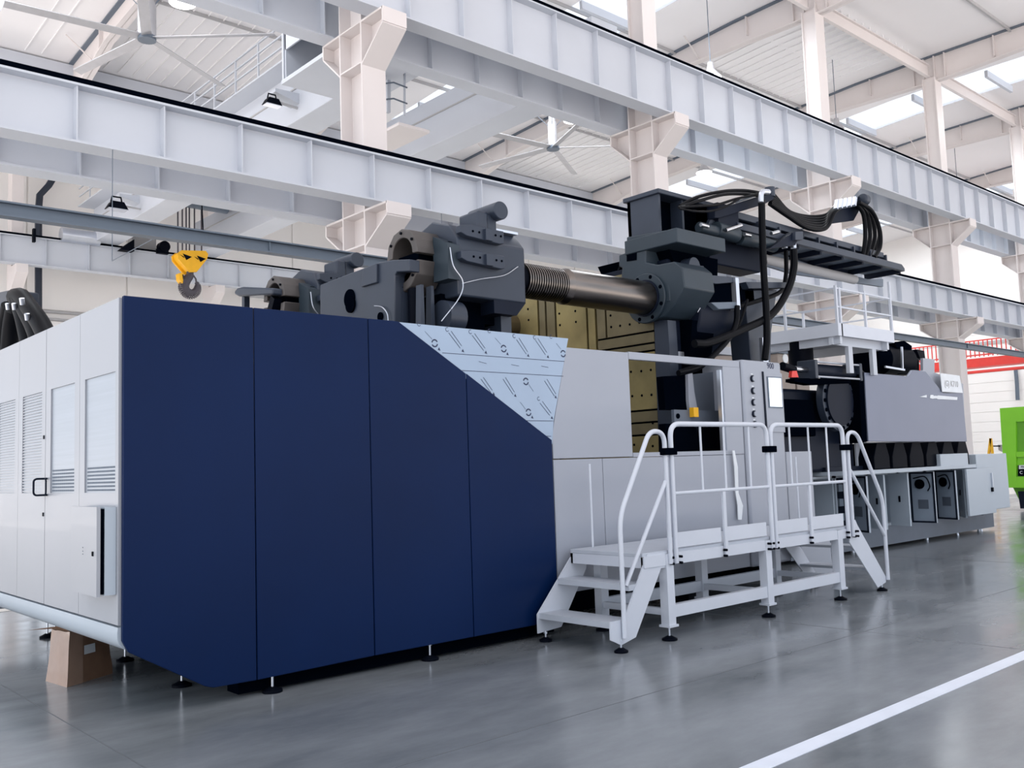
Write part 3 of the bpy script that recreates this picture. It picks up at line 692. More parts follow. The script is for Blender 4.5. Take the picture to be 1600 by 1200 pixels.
# moving platen between the two clamp units
g = thing('moving_platen', 'broad slate grey casting with round hole between the two clamping units', 'machine platen', (5.8, 8.5, 2.6))
X = 5.12
MB().prism(yz([(523, 436), (591, 410), (612, 406), (640, 405), (640, 424), (620, 425), (617, 430), (617, 520), (500, 520), (500, 445)], X), X, X+.12, 'x').build('platen_wall', 'casting', g, bev=.01)
MB().prism(yz([(571, 420), (592, 412), (592, 442), (568, 449)], X), X-.03, X+.02, 'x').build('cover_plate', 'casting', g, bev=.008)
def discx(px, py, rad, x, th, mt, nm, gg, n=24):
    q = at(px, py, x=x); return MB().cyl((x-th, q.y, q.z), (x+th, q.y, q.z), rad, n=n).build(nm, mt, gg)
discx(547, 467, .1, X, .012, 'near_black', 'lifting_hole', g); q = at(547, 476, x=X-.015); MB().cyl((X-.02, q.y, q.z+.0), (X-.0, q.y, q.z), .085, n=24).build('lifting_hole', 'near_black', g)
discx(595, 495, .045, X, .012, 'near_black', 'drain_hole', g)
MB().tube(spline([at(585, 478, x=X-.02), at(597, 480, x=X-.02), at(605, 490, x=X-.02), at(607, 505, x=X-.02)], 5), .006, 6).build('grease_line', 'bright_steel', g)
# round guide cap at far left behind the cover
g = thing('handrail_loop', 'dark round-ended bar loop above the cover left of the far clamp', 'machine part', (5, 10.6, 3.4))
X = 5.1
MB().prism(yz([(366, 455), (370, 450), (378, 448), (426, 450), (426, 460), (372, 463), (366, 460)], X), X, X+.5, 'x').build('loop_plate', 'casting', g, bev=.02)
MB().bar(at(384, 460, x=X+.1), at(384, 500, x=X+.1), .07).build('post', 'casting', g)
MB().bar(at(432, 465, x=X+.1), at(424, 495, x=X+.1), .1).build('post', 'black', g)

# tie bar
def tiebar(y, label):
    g = thing('tie_bar', label, 'tie bar', (7, y, 3.6)); z = 3.6
    m = MB()
    m.cyl((6.4, y, z), (7.32, y, z), .165, n=36).build('thread_core', 'black', g)
    s = None
    for k in range(17):
        x = 6.72+.035*k
        if s is None: s = MB().cyl((x, y, z), (x+.017, y, z), .19, n=36).build('thread', 'bar_steel', g); x0 = x
        else: inst(s, (x-x0, 0, 0), g)
    MB().cyl((7.32, y, z), (7.40, y, z), .18, .205, n=36).cyl((7.40, y, z), (9.0, y, z), .205, n=48).build('bar', 'bar_steel', g)
tiebar(7.32, 'thick polished steel tie bar with threaded end, crossing the opening in front')
tiebar(9.95, 'second steel tie bar behind, hidden by the near clamp casting')

# ================================================================ FIXED PLATEN
g = thing('fixed_platen', 'massive dark fixed platen with bolted tie bar flange and head box', 'machine platen', (9.3, 8.3, 1))
X = 8.95
GP = g
# gold mould plate, built of separate strips with T-slots recessed between
yl, yr = 9.9, 7.32; zb_, ztp = .6, 4.0
slots = [9.37, 9.22, 9.03, 8.44, 8.28]
edges = [(yl, slots[0])]+list(zip(slots, slots[1:]))
box('backing_plate', 'near_black', X+.05, X+.12, yr+.02, yl, zb_, ztp-.02, g)
last = yl
for sl in slots:
    MB().box(X, X+.06, sl+.018, last-.018, zb_, ztp).build('plate_strip', 'gold' if last < 9.1 or last > 9.5 else 'gold_dark', g); last = sl
# right hand field: upper block with an L slot, then horizontal bands
MB().box(X, X+.06, 8.12, 8.262, 3.22, ztp).build('plate_strip', 'gold_dark', g)
MB().box(X, X+.06, yr, 8.09, 3.22, ztp).build('plate_strip', 'gold_dark', g)
zs = [3.19, 3.06, 3.03]
bands = [(3.10, 3.195), (2.42, 3.07), (2.0, 2.39) ]
for a, b_ in ((3.075, 3.195), (2.98, 3.05), (2.25, 2.955), (2.10, 2.225), (1.945, 2.075), (1.5, 1.92), (.62, 1.48)):
    MB().box(X, X+.06, yr, 8.262, a, b_).build('plate_band', 'gold_dark' if b_-a < .3 else 'gold', g)
m = MB()
for y, z in [(at(a, b_, x=X).y, at(a, b_, x=X).z) for a, b_ in ((825,483),(826,500),(873,473),(874,490),(875,508),(899,486),(900,503),(954,493),(955,511),(969,509),(984,507),(999,504),(1013,502),(986,581),(1002,580),(1017,578),(988,619),(1003,618),(1018,617),(991,695),(1006,695),(1020,697),(1020,661))]:
    m.cyl((X-.004, y, z), (X+.01, y, z), .016, n=10)
m.build('tapped_holes', 'near_black', g, kind='stuff')
# platen body slab
MB().box(X+.12, X+1.0, 7.15, 9.95, .6, 4.1).build('slab', 'casting_dark', g, bev=.02)
MB().prism(yz([(987,372),(1067,358),(1067,380),(1017,390),(1017,411),(1035,415),(1062,410),(1074,420),(1078,450),(1062,478),(1046,496),(1025,502),(1005,498),(990,480),(978,445),(980,420),(975,418),(975,400),(987,396)], X), X-.10, X+.5, 'x').build('corner_casting', 'casting_teal', g, bev=.015)
MB().prism(yz([(988,397),(1003,394),(1003,408),(988,410)], X), X-.108, X+.02, 'x').build('pocket', 'near_black', g)
# under corner rib down to the bed
MB().prism(yz([(1022, 500), (1043, 500), (1046, 545), (1052, 720), (1030, 720)], X), X, X+.16, 'x').build('edge_rib', 'casting', g)
MB().prism(yz([(1043, 500), (1082, 500), (1078, 545), (1080, 720), (1052, 720), (1046, 545)], X+.3), X+.3, X+.75, 'x').build('recess_wall', 'near_black', g)
MB().prism(yz([(1055, 470), (1095, 470), (1082, 545), (1088, 560), (1050, 560)], X+.45), X+.45, X+.7, 'x').build('recess_rib', 'casting_dark', g)
# tie bar flange
MB().cyl((X-.14, 7.32, 3.6), (X-.08, 7.32, 3.6), .31, n=48).build('tie_bar_flange', 'casting_teal', g, bev=.01)
MB().cyl((X-.16, 7.32, 3.6), (X-.13, 7.32, 3.6), .225, n=40).build('tie_bar_collar', 'casting_dark', g)
m = MB()
for k in range(8):
    a = math.radians(22+45*k); m.cyl((X-.145, 7.32+.268*math.cos(a), 3.6+.268*math.sin(a)), (X-.13, 7.32+.268*math.cos(a), 3.6+.268*math.sin(a)), .024, n=12)
m.build('flange_bolts', 'near_black', g, kind='stuff')
# rounded lobe housing behind the flange
MB().cyl((X+.40, 7.50, 3.47), (X+1.12, 7.50, 3.47), .60, n=48).build('cylinder_lobe', 'casting_dark', g, bev=.02)
MB().prism(xz([(1062,412),(1098,416),(1099,428),(1075,424)], 6.95), 6.93, 7.3, 'y').build('bracket_block', 'casting', g, bev=.008)
MB().prism(xz([(1088,428),(1148,434),(1150,441),(1118,444),(1090,440)], 6.85), 6.83, 7.3, 'y').build('upper_flange', 'casting', g, bev=.006)
MB().prism(xz([(1100,441),(1146,440),(1147,474),(1104,474)], 6.87), 6.87, 7.3, 'y').build('cylinder_head', 'near_black', g)
MB().prism(xz([(1108,473),(1150,472),(1152,482),(1120,484)], 6.85), 6.82, 7.3, 'y').build('lower_flange', 'rail_grey', g, bev=.008)
MB().prism(xz([(1147,434),(1152,435),(1155,484),(1150,484)], 6.82), 6.80, 7.3, 'y').build('end_flange', 'bright_steel', g)
for a, b_ in (((1057, 455), (1068, 471)), ((1078, 458), (1090, 472))):
    p, q = at(*a, y=6.9), at(*b_, y=6.9)
    pl = MB().box(p.x, q.x, 6.87, 6.95, q.z, p.z).build('sensor_plate', 'bright_steel', g)
    MB().cyl(((p.x+q.x)/2-.03, 6.86, (p.z+q.z)/2), ((p.x+q.x)/2-.03, 6.885, (p.z+q.z)/2), .012, n=10).build('screw', 'black', pl); MB().cyl(((p.x+q.x)/2+.03, 6.86, (p.z+q.z)/2), ((p.x+q.x)/2+.03, 6.885, (p.z+q.z)/2), .012, n=10).build('screw', 'black', pl)
MB().prism(xz([(1045, 425), (1062, 440), (1100, 445), (1108, 470), (1100, 490), (1060, 486), (1046, 470)], 6.97), 6.96, 7.3, 'y').build('side_cheek', 'casting_teal', g, bev=.01)
MB().tube(spline([at(1055, 440, y=6.9), at(1085, 442, y=6.9), at(1100, 455, y=6.9), at(1100, 470, y=6.9), at(1090, 488, y=6.9)], 6), .006, 6).build('grease_line', 'bright_steel', g)
# shoulder slab and head box
a, b_ = at(1067, 358, x=X), at(987, 372, x=X)
MB().box(X-.12, X+.86, a.y, 7.63, 4.20, 4.38).build('shoulder_slab', 'casting_teal', g, bev=.012)
MB().prism([(X+.1, 4.2), (X+1.1, 4.2), (X+1.05, 3.72), (X+.4, 3.74)], 7.1, 8.3, 'y').build('neck', 'near_black', g)
MB().cyl((X+.4, 6.95, 4.0), (X+.4, 7.3, 4.0), .11, n=24).build('round_pin', 'casting', g)
hb = MB().box(X-.04, X, 7.12, 7.62, 4.38, 4.88).box(X-.04, X+1.0, 7.57, 7.62, 4.38, 4.88).box(X+.42, X+.46, 7.12, 7.6, 4.38, 4.88).box(X+.95, X+1.0, 7.12, 7.6, 4.38, 4.88).build('head_box', 'casting', g)
box('head_box_lid', 'casting', X-.08, X+1.1, 7.08, 7.66, 4.88, 4.94, g, bev=.01)
box('head_box_core', 'near_black', X+.05, X+.95, 7.3, 7.56, 4.38, 4.88, g)
MB().prism([(X+.62, 4.38), (X+.95, 4.38), (X+.95, 4.66), (X+.86, 4.68)], 7.0, 7.05, 'y').build('gusset', 'casting', g)
for px in (968, 976):
    MB().tube(spline([at(975, 400, x=9.1), at(px, 420, x=9.1), at(px-7, 445, x=9.1)], 5), .02, 8).build('hose', 'rubber', g)

# things seen through the door opening
g = thing('mould_area_guard', 'dark grey curved guard and panels seen through the machine window', 'machine guard', (10, 7.6, 1.2))
MB().prism(xz([(1082,585),(1140,578),(1136,660),(1098,662),(1090,640),(1085,612)], 6.82), 6.82, 6.86, 'y').build('guard_sheet', 'curtain_grey', g)
MB().prism(xz([(1075,585),(1082,583),(1085,612),(1090,640),(1098,662),(1080,662),(1076,625)], 6.76), 6.76, 6.80, 'y').build('white_track', 'machine_white', g)
MB().prism(xz([(1053,640),(1136,642),(1136,660),(1054,660)], 6.7), 6.7, 6.74, 'y').build('nozzle_plate', 'curtain_grey', g)
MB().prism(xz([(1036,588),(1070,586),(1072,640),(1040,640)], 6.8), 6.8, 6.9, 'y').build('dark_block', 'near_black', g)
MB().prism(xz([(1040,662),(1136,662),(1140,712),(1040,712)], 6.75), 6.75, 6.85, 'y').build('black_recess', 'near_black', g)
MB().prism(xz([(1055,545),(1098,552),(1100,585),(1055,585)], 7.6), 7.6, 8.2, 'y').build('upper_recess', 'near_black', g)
MB().prism(xz([(1060,549),(1069,550),(1069,562),(1060,561)], 7.1), 7.1, 7.2, 'y').build('light_block', 'bright_steel', g)
MB().prism(xz([(1087,547),(1095,548),(1095,562),(1087,561)], 7.1), 7.1, 7.2, 'y').build('light_block', 'bright_steel', g)
q = at(1060, 650, y=6.69); MB().cyl(q, q+Vector((0, .02, 0)), .03, n=12).build('hole', 'near_black', g)
q = at(1083, 645, y=6.68); MB().box(q.x-.04, q.x+.05, 6.64, 6.7, q.z-.05, q.z+.06).build('limit_switch', 'yellow', g, label='yellow limit switch')
MB().bar(at(1085, 660, y=6.66), at(1093, 680, y=6.66), .015).build('cable', 'black', g)

# ================================================================ OVERHEAD CARRIAGE FRAME
g = thing('overhead_frame', 'dark blue-black cantilever frame with shelf bays reaching right from the head', 'machine frame', (12.5, 7.2, 4.6))
z0 = 4.6
MB().prism([(10.3, z0+.0), (15.0, z0-.02), (15.0, z0+.03), (14.9, z0+.09), (10.3, z0+.10)], 6.93, 7.0, 'y').build('lower_chord', 'casting', g, bev=.01)
MB().prism([(10.0, z0+.2), (14.55, z0+.17), (14.55, z0+.26), (10.0, z0+.30)], 7.05, 7.12, 'y').build('upper_chord', 'casting', g, bev=.01)
MB().box(10.0, 14.5, 7.12, 7.15, z0+.05, z0+.22).build('web_plate', 'near_black', g)
for k in range(9):
    x = 10.4+.52*k; box('web_rib', 'casting', x, x+.03, 7.02, 7.14, z0+.05, z0+.22, g)
MB().box(10.3, 15.0, 6.99, 7.6, z0+.03, z0+.06).build('shelf_sheet', 'rail_grey', g)
for k in range(7):
    x = 11.2+.62*k; MB().box(x, x+.05, 6.99, 7.6, z0-.05, z0+.03).build('cross_rib', 'casting_dark', g)
MB().box(10.0, 14.3, 7.56, 7.66, z0-.12, z0+.03).build('rear_channel', 'casting_dark', g)
MB().prism(xz([(1150,372),(1262,412),(1355,436),(1380,436),(1380,448),(1240,428),(1150,400)], 7.5), 7.5, 7.55, 'y').build('light_rail', 'rail_grey', g)
MB().cyl(at(1150, 395, y=7.5), at(1335, 437, y=7.5), .075, n=20).build('round_rail', 'grey_shade', g)
# middle body with cylinders
MB().prism([(9.95, 4.15), (11.1, 4.15), (11.3, 4.3), (11.3, 4.55), (9.95, 4.5)], 7.15, 7.5, 'y').build('carriage_body', 'casting_dark', g, bev=.02)
for a, b_, r_ in (((1092,355),(1120,362),.07),((1118,358),(1150,368),.1),((1155,372),(1180,377),.09),((1178,376),(1210,385),.085)):
    MB().cyl(at(*a, y=6.95), at(*b_, y=6.95), r_, n=20).build('hydraulic_cylinder', 'casting_teal', g, bev=.01)
for a, b_ in (((1095,351),(1106,354)),((1134,360),(1158,352)),((1163,366),(1172,368)),((1205,365),(1216,362))):
    MB().cyl(at(*a, y=6.82), at(*b_, y=6.82), .025, n=12).build('chrome_fitting', 'chrome', g)
MB().prism(xz([(1196,390),(1238,362),(1250,362),(1252,372),(1240,378),(1238,384)], 6.85), 6.8, 6.9, 'y').build('bracket_arm', 'casting_dark', g)
MB().prism(xz([(1238,363),(1250,363),(1250,376),(1238,376)], 6.8), 6.75, 6.95, 'y').build('manifold', 'casting', g, bev=.006)
# hose boom
MB().prism(xz([(1112,330),(1190,305),(1205,298),(1205,312),(1190,320),(1120,342),(1112,342)], 6.95), 6.9, 7.0, 'y').build('hose_boom', 'casting_dark', g, bev=.008)
q = at(1203, 300, y=6.95); MB().cyl(q+Vector((0,0,-.07)), q+Vector((0,0,.06)), .07, n=16).build('boom_knob', 'casting', g)
MB().box(9.9, 10.35, 6.95, 7.3, 4.45, 4.9).build('boom_root', 'casting_dark', g)
def hose(label, pts, r_, y=None, grp=None):
    P = [at(p[0], p[1], y=(p[2] if len(p) > 2 else y)) for p in pts]
    MB().tube(spline(P, 8), r_, 10).build('hydraulic_hose', 'rubber', None, label=label, cat='hose', group=grp)
hose('topmost black hose arching from the head box to the boom tip', ((1062,322),(1090,308),(1130,299),(1165,298),(1195,303)), .022, 6.9)
hose('second black hose arching over the head box, just below the topmost', ((1064,323),(1095,313),(1130,304),(1160,303),(1190,306)), .022, 6.85)
hose('black hose sagging below the two arching ones at the head box', ((1060,324),(1090,322),(1120,320),(1150,311),(1190,302)), .018, 6.82)
hose('thin pale-edged hose drooping lowest beside the head box', ((1062,326),(1085,330),(1110,330),(1135,322),(1160,308)), .014, 6.8)
for k in range(6):
    d = k*2.4
    hose(['lowest', 'second lowest', 'third lowest', 'third highest', 'second highest', 'highest'][k]+' of the six black hoses sagging from boom tip to bracket', ((1203+k*1.2,318-d*1.0,6.95+k*.05),(1232,338-d*.6,6.95+k*.05),(1262,356-d*1.4,6.95+k*.05),(1290,356-d*1.6,6.95+k*.05),(1305,330-d*.4,6.95+k*.05),(1330+k*1.5,313-d*.2,6.95+k*.05)), .036, grp='black hoses sagging between boom and bracket')
for k in range(4):
    d = k*5
    hose(['leftmost', 'second from left', 'third from left', 'fourth from left'][k]+' black hose curving from the bracket down to the shelf end', ((1338,318,7.0+k*.04),(1349+d*1.0,335,7.0+k*.04),(1352+d*1.5,365,7.0+k*.04),(1350+d*1.2,390,7.0+k*.04),(1347+d*.9,402+d*.4,7.0+k*.04)), .034, grp='black hoses curving down at the shelf end')
hose('outermost black hose curving down to the shelf end, looping widest', ((1342,316),(1362,330),(1374,358),(1375,385),(1366,402)), .034, 6.95)
hose('long black hose hanging straight down from the boom tip past the stand', ((1190,312),(1191,360),(1193,420),(1197,480),(1198,530),(1195,562)), .045, 6.75)
hose('black hose looping from the manifold down behind the stand', ((1228,392),(1228,430),(1220,455),(1190,468),(1150,480)), .03, 7.0)
hose('thick black hose curving from the manifold down-left to the platen', ((1240,390),(1240,420),(1230,455),(1205,492),(1160,515),(1110,535),(1085,537)), .05, 6.8)
hose('black hose running from the cylinder head down-left into the guard', ((1152,478),(1150,505),(1138,530),(1112,558),(1090,575),(1060,583)), .035, 6.8)
hose('thin black hose crossing behind the others below the cylinder head', ((1168,468),(1158,500),(1145,525),(1125,545),(1100,565),(1062,580)), .018, 6.9)
for k in range(5):
    q = at(1308+k*7, 313-k*1.2, y=6.85)
    MB().bar(q, q+Vector((-.05, 0, -.14)), .05).build('hose_clip', 'bright_steel', None, label=['leftmost', 'second from left', 'middle', 'second from right', 'rightmost'][k]+' bright steel clip on the hose bracket', cat='hose clip', group='bright clips on the hose bracket')
g = thing('hose_bracket', 'dark hose bracket with rounded tip above the shelf frame', 'machine part', at(1330, 325, y=7.1))
MB().prism(xz([(1296,350),(1310,318),(1340,308),(1350,312),(1332,345)], 7.15), 7.13, 7.16, 'y').build('arm', 'casting_dark', g)
q = at(1350, 312, y=7.1); MB().cyl(q-Vector((.08,0,0)), q+Vector((.08,0,.0)), .09, n=16).build('tip_knob', 'casting', g, bev=.03)
# chrome elbow over the vertical hose
MB().tube(fillet([at(1189, 316, y=6.72), at(1189, 299, y=6.72), at(1201, 300, y=6.72)], .08), .035, 10).build('steel_elbow', 'bright_steel', None, label='bright steel elbow over the top of the vertical hose', cat='pipe fitting')
for px in (1226, 1240):
    q = at(px, 388, y=6.9); MB().cyl(q, q+Vector((0,0,.13)), .04, n=12).build('hose_coupling', 'bright_steel', None, label='bright steel coupling at the %s of the looping hoses under the manifold' % ('left' if px < 1230 else 'right'), cat='pipe fitting')

# stand column
g = thing('tapered_stand', 'dark grey tapered stand column behind the control cabinet', 'machine stand', (10.7, 7.0, 2))
MB().prism([(10.47, 3.82), (11.25, 3.90), (11.05, 3.3), (10.95, 2.6), (10.95, .6), (10.55, .6), (10.55, 2.6)], 7.0, 7.3, 'y').build('column', 'casting', g, bev=.01)
MB().prism([(10.36, 3.90), (11.35, 4.0), (11.3, 3.92), (10.42, 3.82)], 6.9, 7.4, 'y').build('top_plate', 'casting', g)
MB().prism(xz([(1150,447),(1172,450),(1174,473),(1152,470)], 7.05), 7.0, 7.2, 'y').build('cylinder_stub', 'near_black', g)
MB().prism(xz([(1186,528),(1193,528),(1196,570),(1188,570)], 6.9), 6.85, 6.9, 'y').build('steel_strip', 'bright_steel', g)

# ================================================================ CONTROL CABINET
g = thing('control_cabinet', 'tall light grey control cabinet with screen and round buttons', 'control cabinet', (9.85, 6.42, .3))
xa, xb = 9.44, 10.27; yF = 6.40
box('cabinet_body', 'machine_white', xa, xb, yF, 7.0, .33, 2.78, g, bev=.03)
box('side_panel', 'machine_white', xa-.012, xa-.002, yF+.10, 6.95, .4, 2.70, g)
zz = lambda x, y: (1130+x*120/800, 540+y*180/1200)
dp = xz([zz(408,275),zz(602,292),zz(640,905),zz(448,900)], yF)
dr = MB().prism(dp, yF-.012, yF, 'y').build('screen_door', 'machine_white', g, bev=.003)
dk = xz([zz(400,270),zz(412,272),zz(455,905),zz(442,903)], yF); MB().prism(dk, yF-.014, yF-.001, 'y').build('door_gap', 'casting_dark', g)
MB().prism(xz([zz(442,322),zz(592,330),zz(610,655),zz(465,648)], yF), yF-.02, yF-.012, 'y').build('screen_bezel', 'rail_grey', dr)
MB().prism(xz([zz(455,335),zz(584,342),zz(600,640),zz(474,636)], yF), yF-.024, yF-.02, 'y').build('screen', 'screen_glow', dr)
for (x, y) in ((300,345),(308,472),(312,592),(318,712),(325,820)):
    q = at(*zz(x, y), y=yF)
    bt = MB().cyl((q.x, yF-.02, q.z), (q.x, yF, q.z), .04, n=20).build('push_button', 'casting_dark', g)
    MB().cyl((q.x+.006, yF-.03, q.z), (q.x+.006, yF-.02, q.z), .031, n=20).build('button_cap', 'machine_white', bt)
    MB().box(q.x-.02, q.x+.02, yF-.003, yF, q.z+.05, q.z+.062).build('button_label', 'label_white', g)
MB().prism(xz([zz(475,838),zz(492,842),zz(488,862),zz(476,858)], yF), yF-.03, yF-.012, 'y').build('latch', 'black', g)
def text(s_, loc, size, m_, parent, name='lettering', rotz=0):
    cu = bpy.data.curves.new(name, 'FONT'); cu.body = s_; cu.size = size; cu.extrude = .0015; cu.align_x = 'CENTER'
    o = bpy.data.objects.new(name, cu); col.objects.link(o)
    dg = bpy.context.evaluated_depsgraph_get(); me = bpy.data.meshes.new_from_object(o.evaluated_get(dg)); bpy.data.objects.remove(o)
    o = bpy.data.objects.new(name, me); col.objects.link(o); me.materials.append(M[m_])
    o.matrix_local = Matrix.Translation(Vector(loc)-LOC[parent.name]) @ Matrix.Rotation(rotz, 4, 'Z') @ Matrix.Rotation(PI/2, 4, 'X')
    o.parent = parent; return o
q = at(*zz(492, 240), y=yF); text('900', (q.x, yF-.002, q.z), .1, 'film_ink', g)
# film strip hanging on the cabinet side
g = thing('plastic_strip', 'loose white plastic film strip hanging on the machine beside the cabinet', 'plastic film', (9.3, 6.38, 1))
s = lambda px, py: at(px, py, y=6.39)
m = MB(); pts = [(1145, 704, 3), (1148, 730, 5), (1150, 770, 4), (1153, 790, 8), (1154, 812, 5)]
for a, b_ in zip(pts, pts[1:]):
    m.add([s(a[0], a[1]), s(a[0]+a[2], a[1]), s(b_[0]+b_[2], b_[1]), s(b_[0], b_[1])]+[s(a[0], a[1])+Vector((0,.01,0)), s(a[0]+a[2], a[1])+Vector((0,.01,0)), s(b_[0]+b_[2], b_[1])+Vector((0,.01,0)), s(b_[0], b_[1])+Vector((0,.01,0))], [(0,1,2,3),(7,6,5,4),(0,3,7,4),(1,5,6,2)])
m.build('strip', 'label_white', g)
# lower grey box right of the control cabinet
g = thing('side_cabinet', 'plain light grey box to the right of the control cabinet behind the rails', 'cabinet', (10.8, 6.6, .3))
a, b_ = at(1228, 706, y=6.5), at(1268, 706, y=6.5)
box('body', 'machine_white', a.x, b_.x, 6.5, 7.2, .35, a.z, g, bev=.01)
a, b_ = at(1233, 745, y=6.49), at(1266, 810, y=6.49)
q = thing('leaning_panel', 'light sheet panel standing low under the walkway at the cabinet foot', 'panel', (10.6, 6.5, .1))
MB().prism([(10.45, .62), (11.2, .62), (11.25, .0), (10.75, .0)], 6.42, 6.45, 'y').build('sheet', 'machine_white', q)

# ================================================================ WALKWAY WITH STAIRS
g = thing('access_platform', 'white steel access platform with stairs and handrails in front of the machine', 'platform', (8.2, 5.9, 0))
GW = g; yn, yb_ = 5.45, 6.34; zd = .8; pw = 'platform_white'
box('deck', 'deck_white', 6.36, 9.95, yn-.0, yb_, zd-.035, zd, g, bev=.004)
MB().box(6.36, 9.95, yn-.015, yn+.02, zd-.13, zd-.03).box(6.36, 9.95, yb_-.03, yb_, zd-.13, zd-.03).box(6.36, 6.4, yn, yb_, zd-.13, zd-.035).box(9.91, 9.95, yn, yb_, zd-.13, zd-.035).build('deck_frame', pw, g)
for x in (6.66, 8.24, 9.66):
    for y in (yn-.02, yb_-.1):
        lg = box('leg', pw, x-.0, x+.1, y, y+.09, .13, zd-.03, g)
        box('leg_cap', pw, x-.015, x+.115, y-.015, y+.105, .12, .14, lg)
    foot(g, x+.05, yn+.025, .14, .07); foot(g, x+.05, yb_-.055, .14, .07)
for a, b_ in ((6.76, 8.24), (8.34, 9.66)):
    box('lower_rail', pw, a, b_, yn-.01, yn+.05, .2, .31, g); box('lower_rail', pw, a, b_, yb_-.08, yb_-.03, .2, .31, g)
for x in (6.68, 8.26, 9.68): box('cross_tie', pw, x, x+.05, yn+.07, yb_-.1, .22, .28, g)
# toe boards
for a, b_ in ((6.80, 7.50), (7.58, 8.27), (8.40, 9.05), (9.12, 9.80)):
    box('toe_board', pw, a, b_, yn-.02, yn-.01, zd+.015, zd+.15, g)
# guard rails
def railtube(pts, r_=.02, nm='guard_rail'): return MB().tube(fillet(pts, .13, 8), r_, 12).build(nm, pw, g)
yr_ = yn-.03
railtube([(6.79, yr_, .68), (6.79, yr_, 1.94), (8.35, yr_, 1.94), (8.35, yr_, .68)], .024)
railtube([(8.42, yr_, .68), (8.42, yr_, 1.94), (9.88, yr_, 1.94), (9.88, yr_, .68)], .024)
MB().tube([(6.79, yr_, 1.305), (8.35, yr_, 1.305)], .017, 10).build('mid_rail', pw, g); MB().tube([(8.42, yr_, 1.305), (9.88, yr_, 1.305)], .017, 10).build('mid_rail', pw, g)
for x in (7.24, 7.61, 8.03, 8.78, 9.15, 9.53): MB().tube([(x, yr_, 1.305), (x, yr_, 1.93)], .011, 8).build('baluster', pw, g)
for x in (7.55, 9.10): MB().box(x-.015, x+.03, yr_-.01, yr_+.01, .68, 1.3).build('baluster', pw, g)
m = MB()
for x in (6.72, 6.84, 7.53, 8.28, 8.34, 8.42, 9.08, 9.85, 9.99, 10.05):
    for z in (.68, .735): m.cyl((x, yn-.06, z), (x, yn-.02, z), .012, n=8)
m.build('bolts', 'black', g, kind='stuff')
# left stair
def stringer(pts, y): return MB().prism(pts, y-.006, y+.006, 'y').build('stringer', pw, g)
L = [(6.42, .79), (6.74, .79), (6.74, .65), (6.60, .65), (6.22, .1), (6.03, .06), (5.90, .12), (5.90, .27), (6.08, .27)]
stringer(L, yn); 
L2 = [(6.42, .79), (6.6, .79), (6.56, .6), (6.2, .1), (5.90, .08), (5.90, .25)]; stringer(L2, yb_+.0)
for x0, x1, z in ((5.92, 6.20, .24), (6.17, 6.45, .525)):
    tr_ = box('tread', 'deck_white', x0, x1, yn+.006, yb_-.006, z-.03, z+.02, g)
foot(g, 6.03, yn, .12, .06); foot(g, 5.98, yb_-.02, .1, .06)
# left stair handrail
railtube([(6.05, yr_, .12), (6.05, yr_, 1.14), (6.50, yr_, 1.88), (6.70, yr_, 1.86), (6.71, yr_, .68)], .022, 'stair_handrail')
MB().tube([(6.09, yr_, .55), (6.69, yr_, 1.42)], .019, 10).build('stair_mid_rail', pw, g)
MB().tube([(6.62, yb_-.05, .8), (6.62, yb_-.05, 1.6)], .011, 8).build('baluster', pw, g)
# right stair
R1 = [(9.98, .86), (10.08, .86), (10.12, .8), (10.72, .14), (10.70, .09), (10.50, .05), (9.92, .62)]
stringer(R1, yn-.005); stringer([(9.95, .79), (10.1, .79), (10.7, .12), (10.5, .08), (9.95, .6)], yb_)
for x0, x1, z in ((10.08, 10.34, .53), (10.33, 10.60, .26)): box('tread', 'deck_white', x0, x1, yn+.006, yb_-.006, z, z+.03, g)
foot(g, 10.62, yn, .12, .06); foot(g, 10.62, yb_-.02, .12, .06)
railtube([(9.98, yr_, .68), (9.98, yr_, 1.86), (10.2, yr_, 1.86), (10.72, yr_, 1.06), (10.72, yr_, .12)], .022, 'stair_handrail')
MB().tube([(10.0, yr_, 1.43), (10.71, yr_, .64)], .019, 10).build('stair_mid_rail', pw, g)
MB().tube([(10.3, yb_-.05, .5), (10.3, yb_-.05, 1.6)], .011, 8).build('baluster', pw, g)
for x in (6.75, 8.385, 9.93):
    box('clamp', 'near_black', x-.09, x+.08, yr_-.045, yr_+.03, 1.655, 1.72, g, bev=.008)

# ================================================================ UPPER SERVICE PLATFORM
g = thing('service_platform', 'white raised service platform with railings behind the hoses', 'platform', (13.6, 7.6, 3.4))
zd = 3.4; xa, ya = 12.88, 7.03
box('deck', 'white_steel', xa, 14.6, ya, 8.6, zd, zd+.03, g)
MB().box(xa-.02, 14.62, ya-.02, ya, zd-.02, zd+.17).build('toe_board', 'platform_white', g); MB().box(xa-.02, xa, ya, 8.6, zd-.02, zd+.17).build('toe_board', 'platform_white', g)
MB().box(14.6, 14.62, ya, 8.6, zd-.02, zd+.17).build('toe_board', 'platform_white', g)
MB().box(xa, 14.6, ya+.1, ya+.16, zd-.14, zd).box(xa+.05, xa+.11, ya, 8.6, zd-.14, zd).box(14.4, 14.46, ya, 8.6, zd-.14, zd).build('deck_beams', 'white_steel', g)
m = 'platform_white'
for x, y, h in ((xa, ya, .74), (13.75, ya, .74), (14.6, ya, .98), (xa, 7.9, .72), (xa, 8.6, .72), (14.6, 8.6, .72)): MB().box(x-.018, x+.018, y-.018, y+.018, zd, zd+h).build('rail_post', m, g)
MB().box(xa+.08, xa+.115, ya-.02, ya+.015, zd-.02, zd+.72).build('rail_post', m, g)
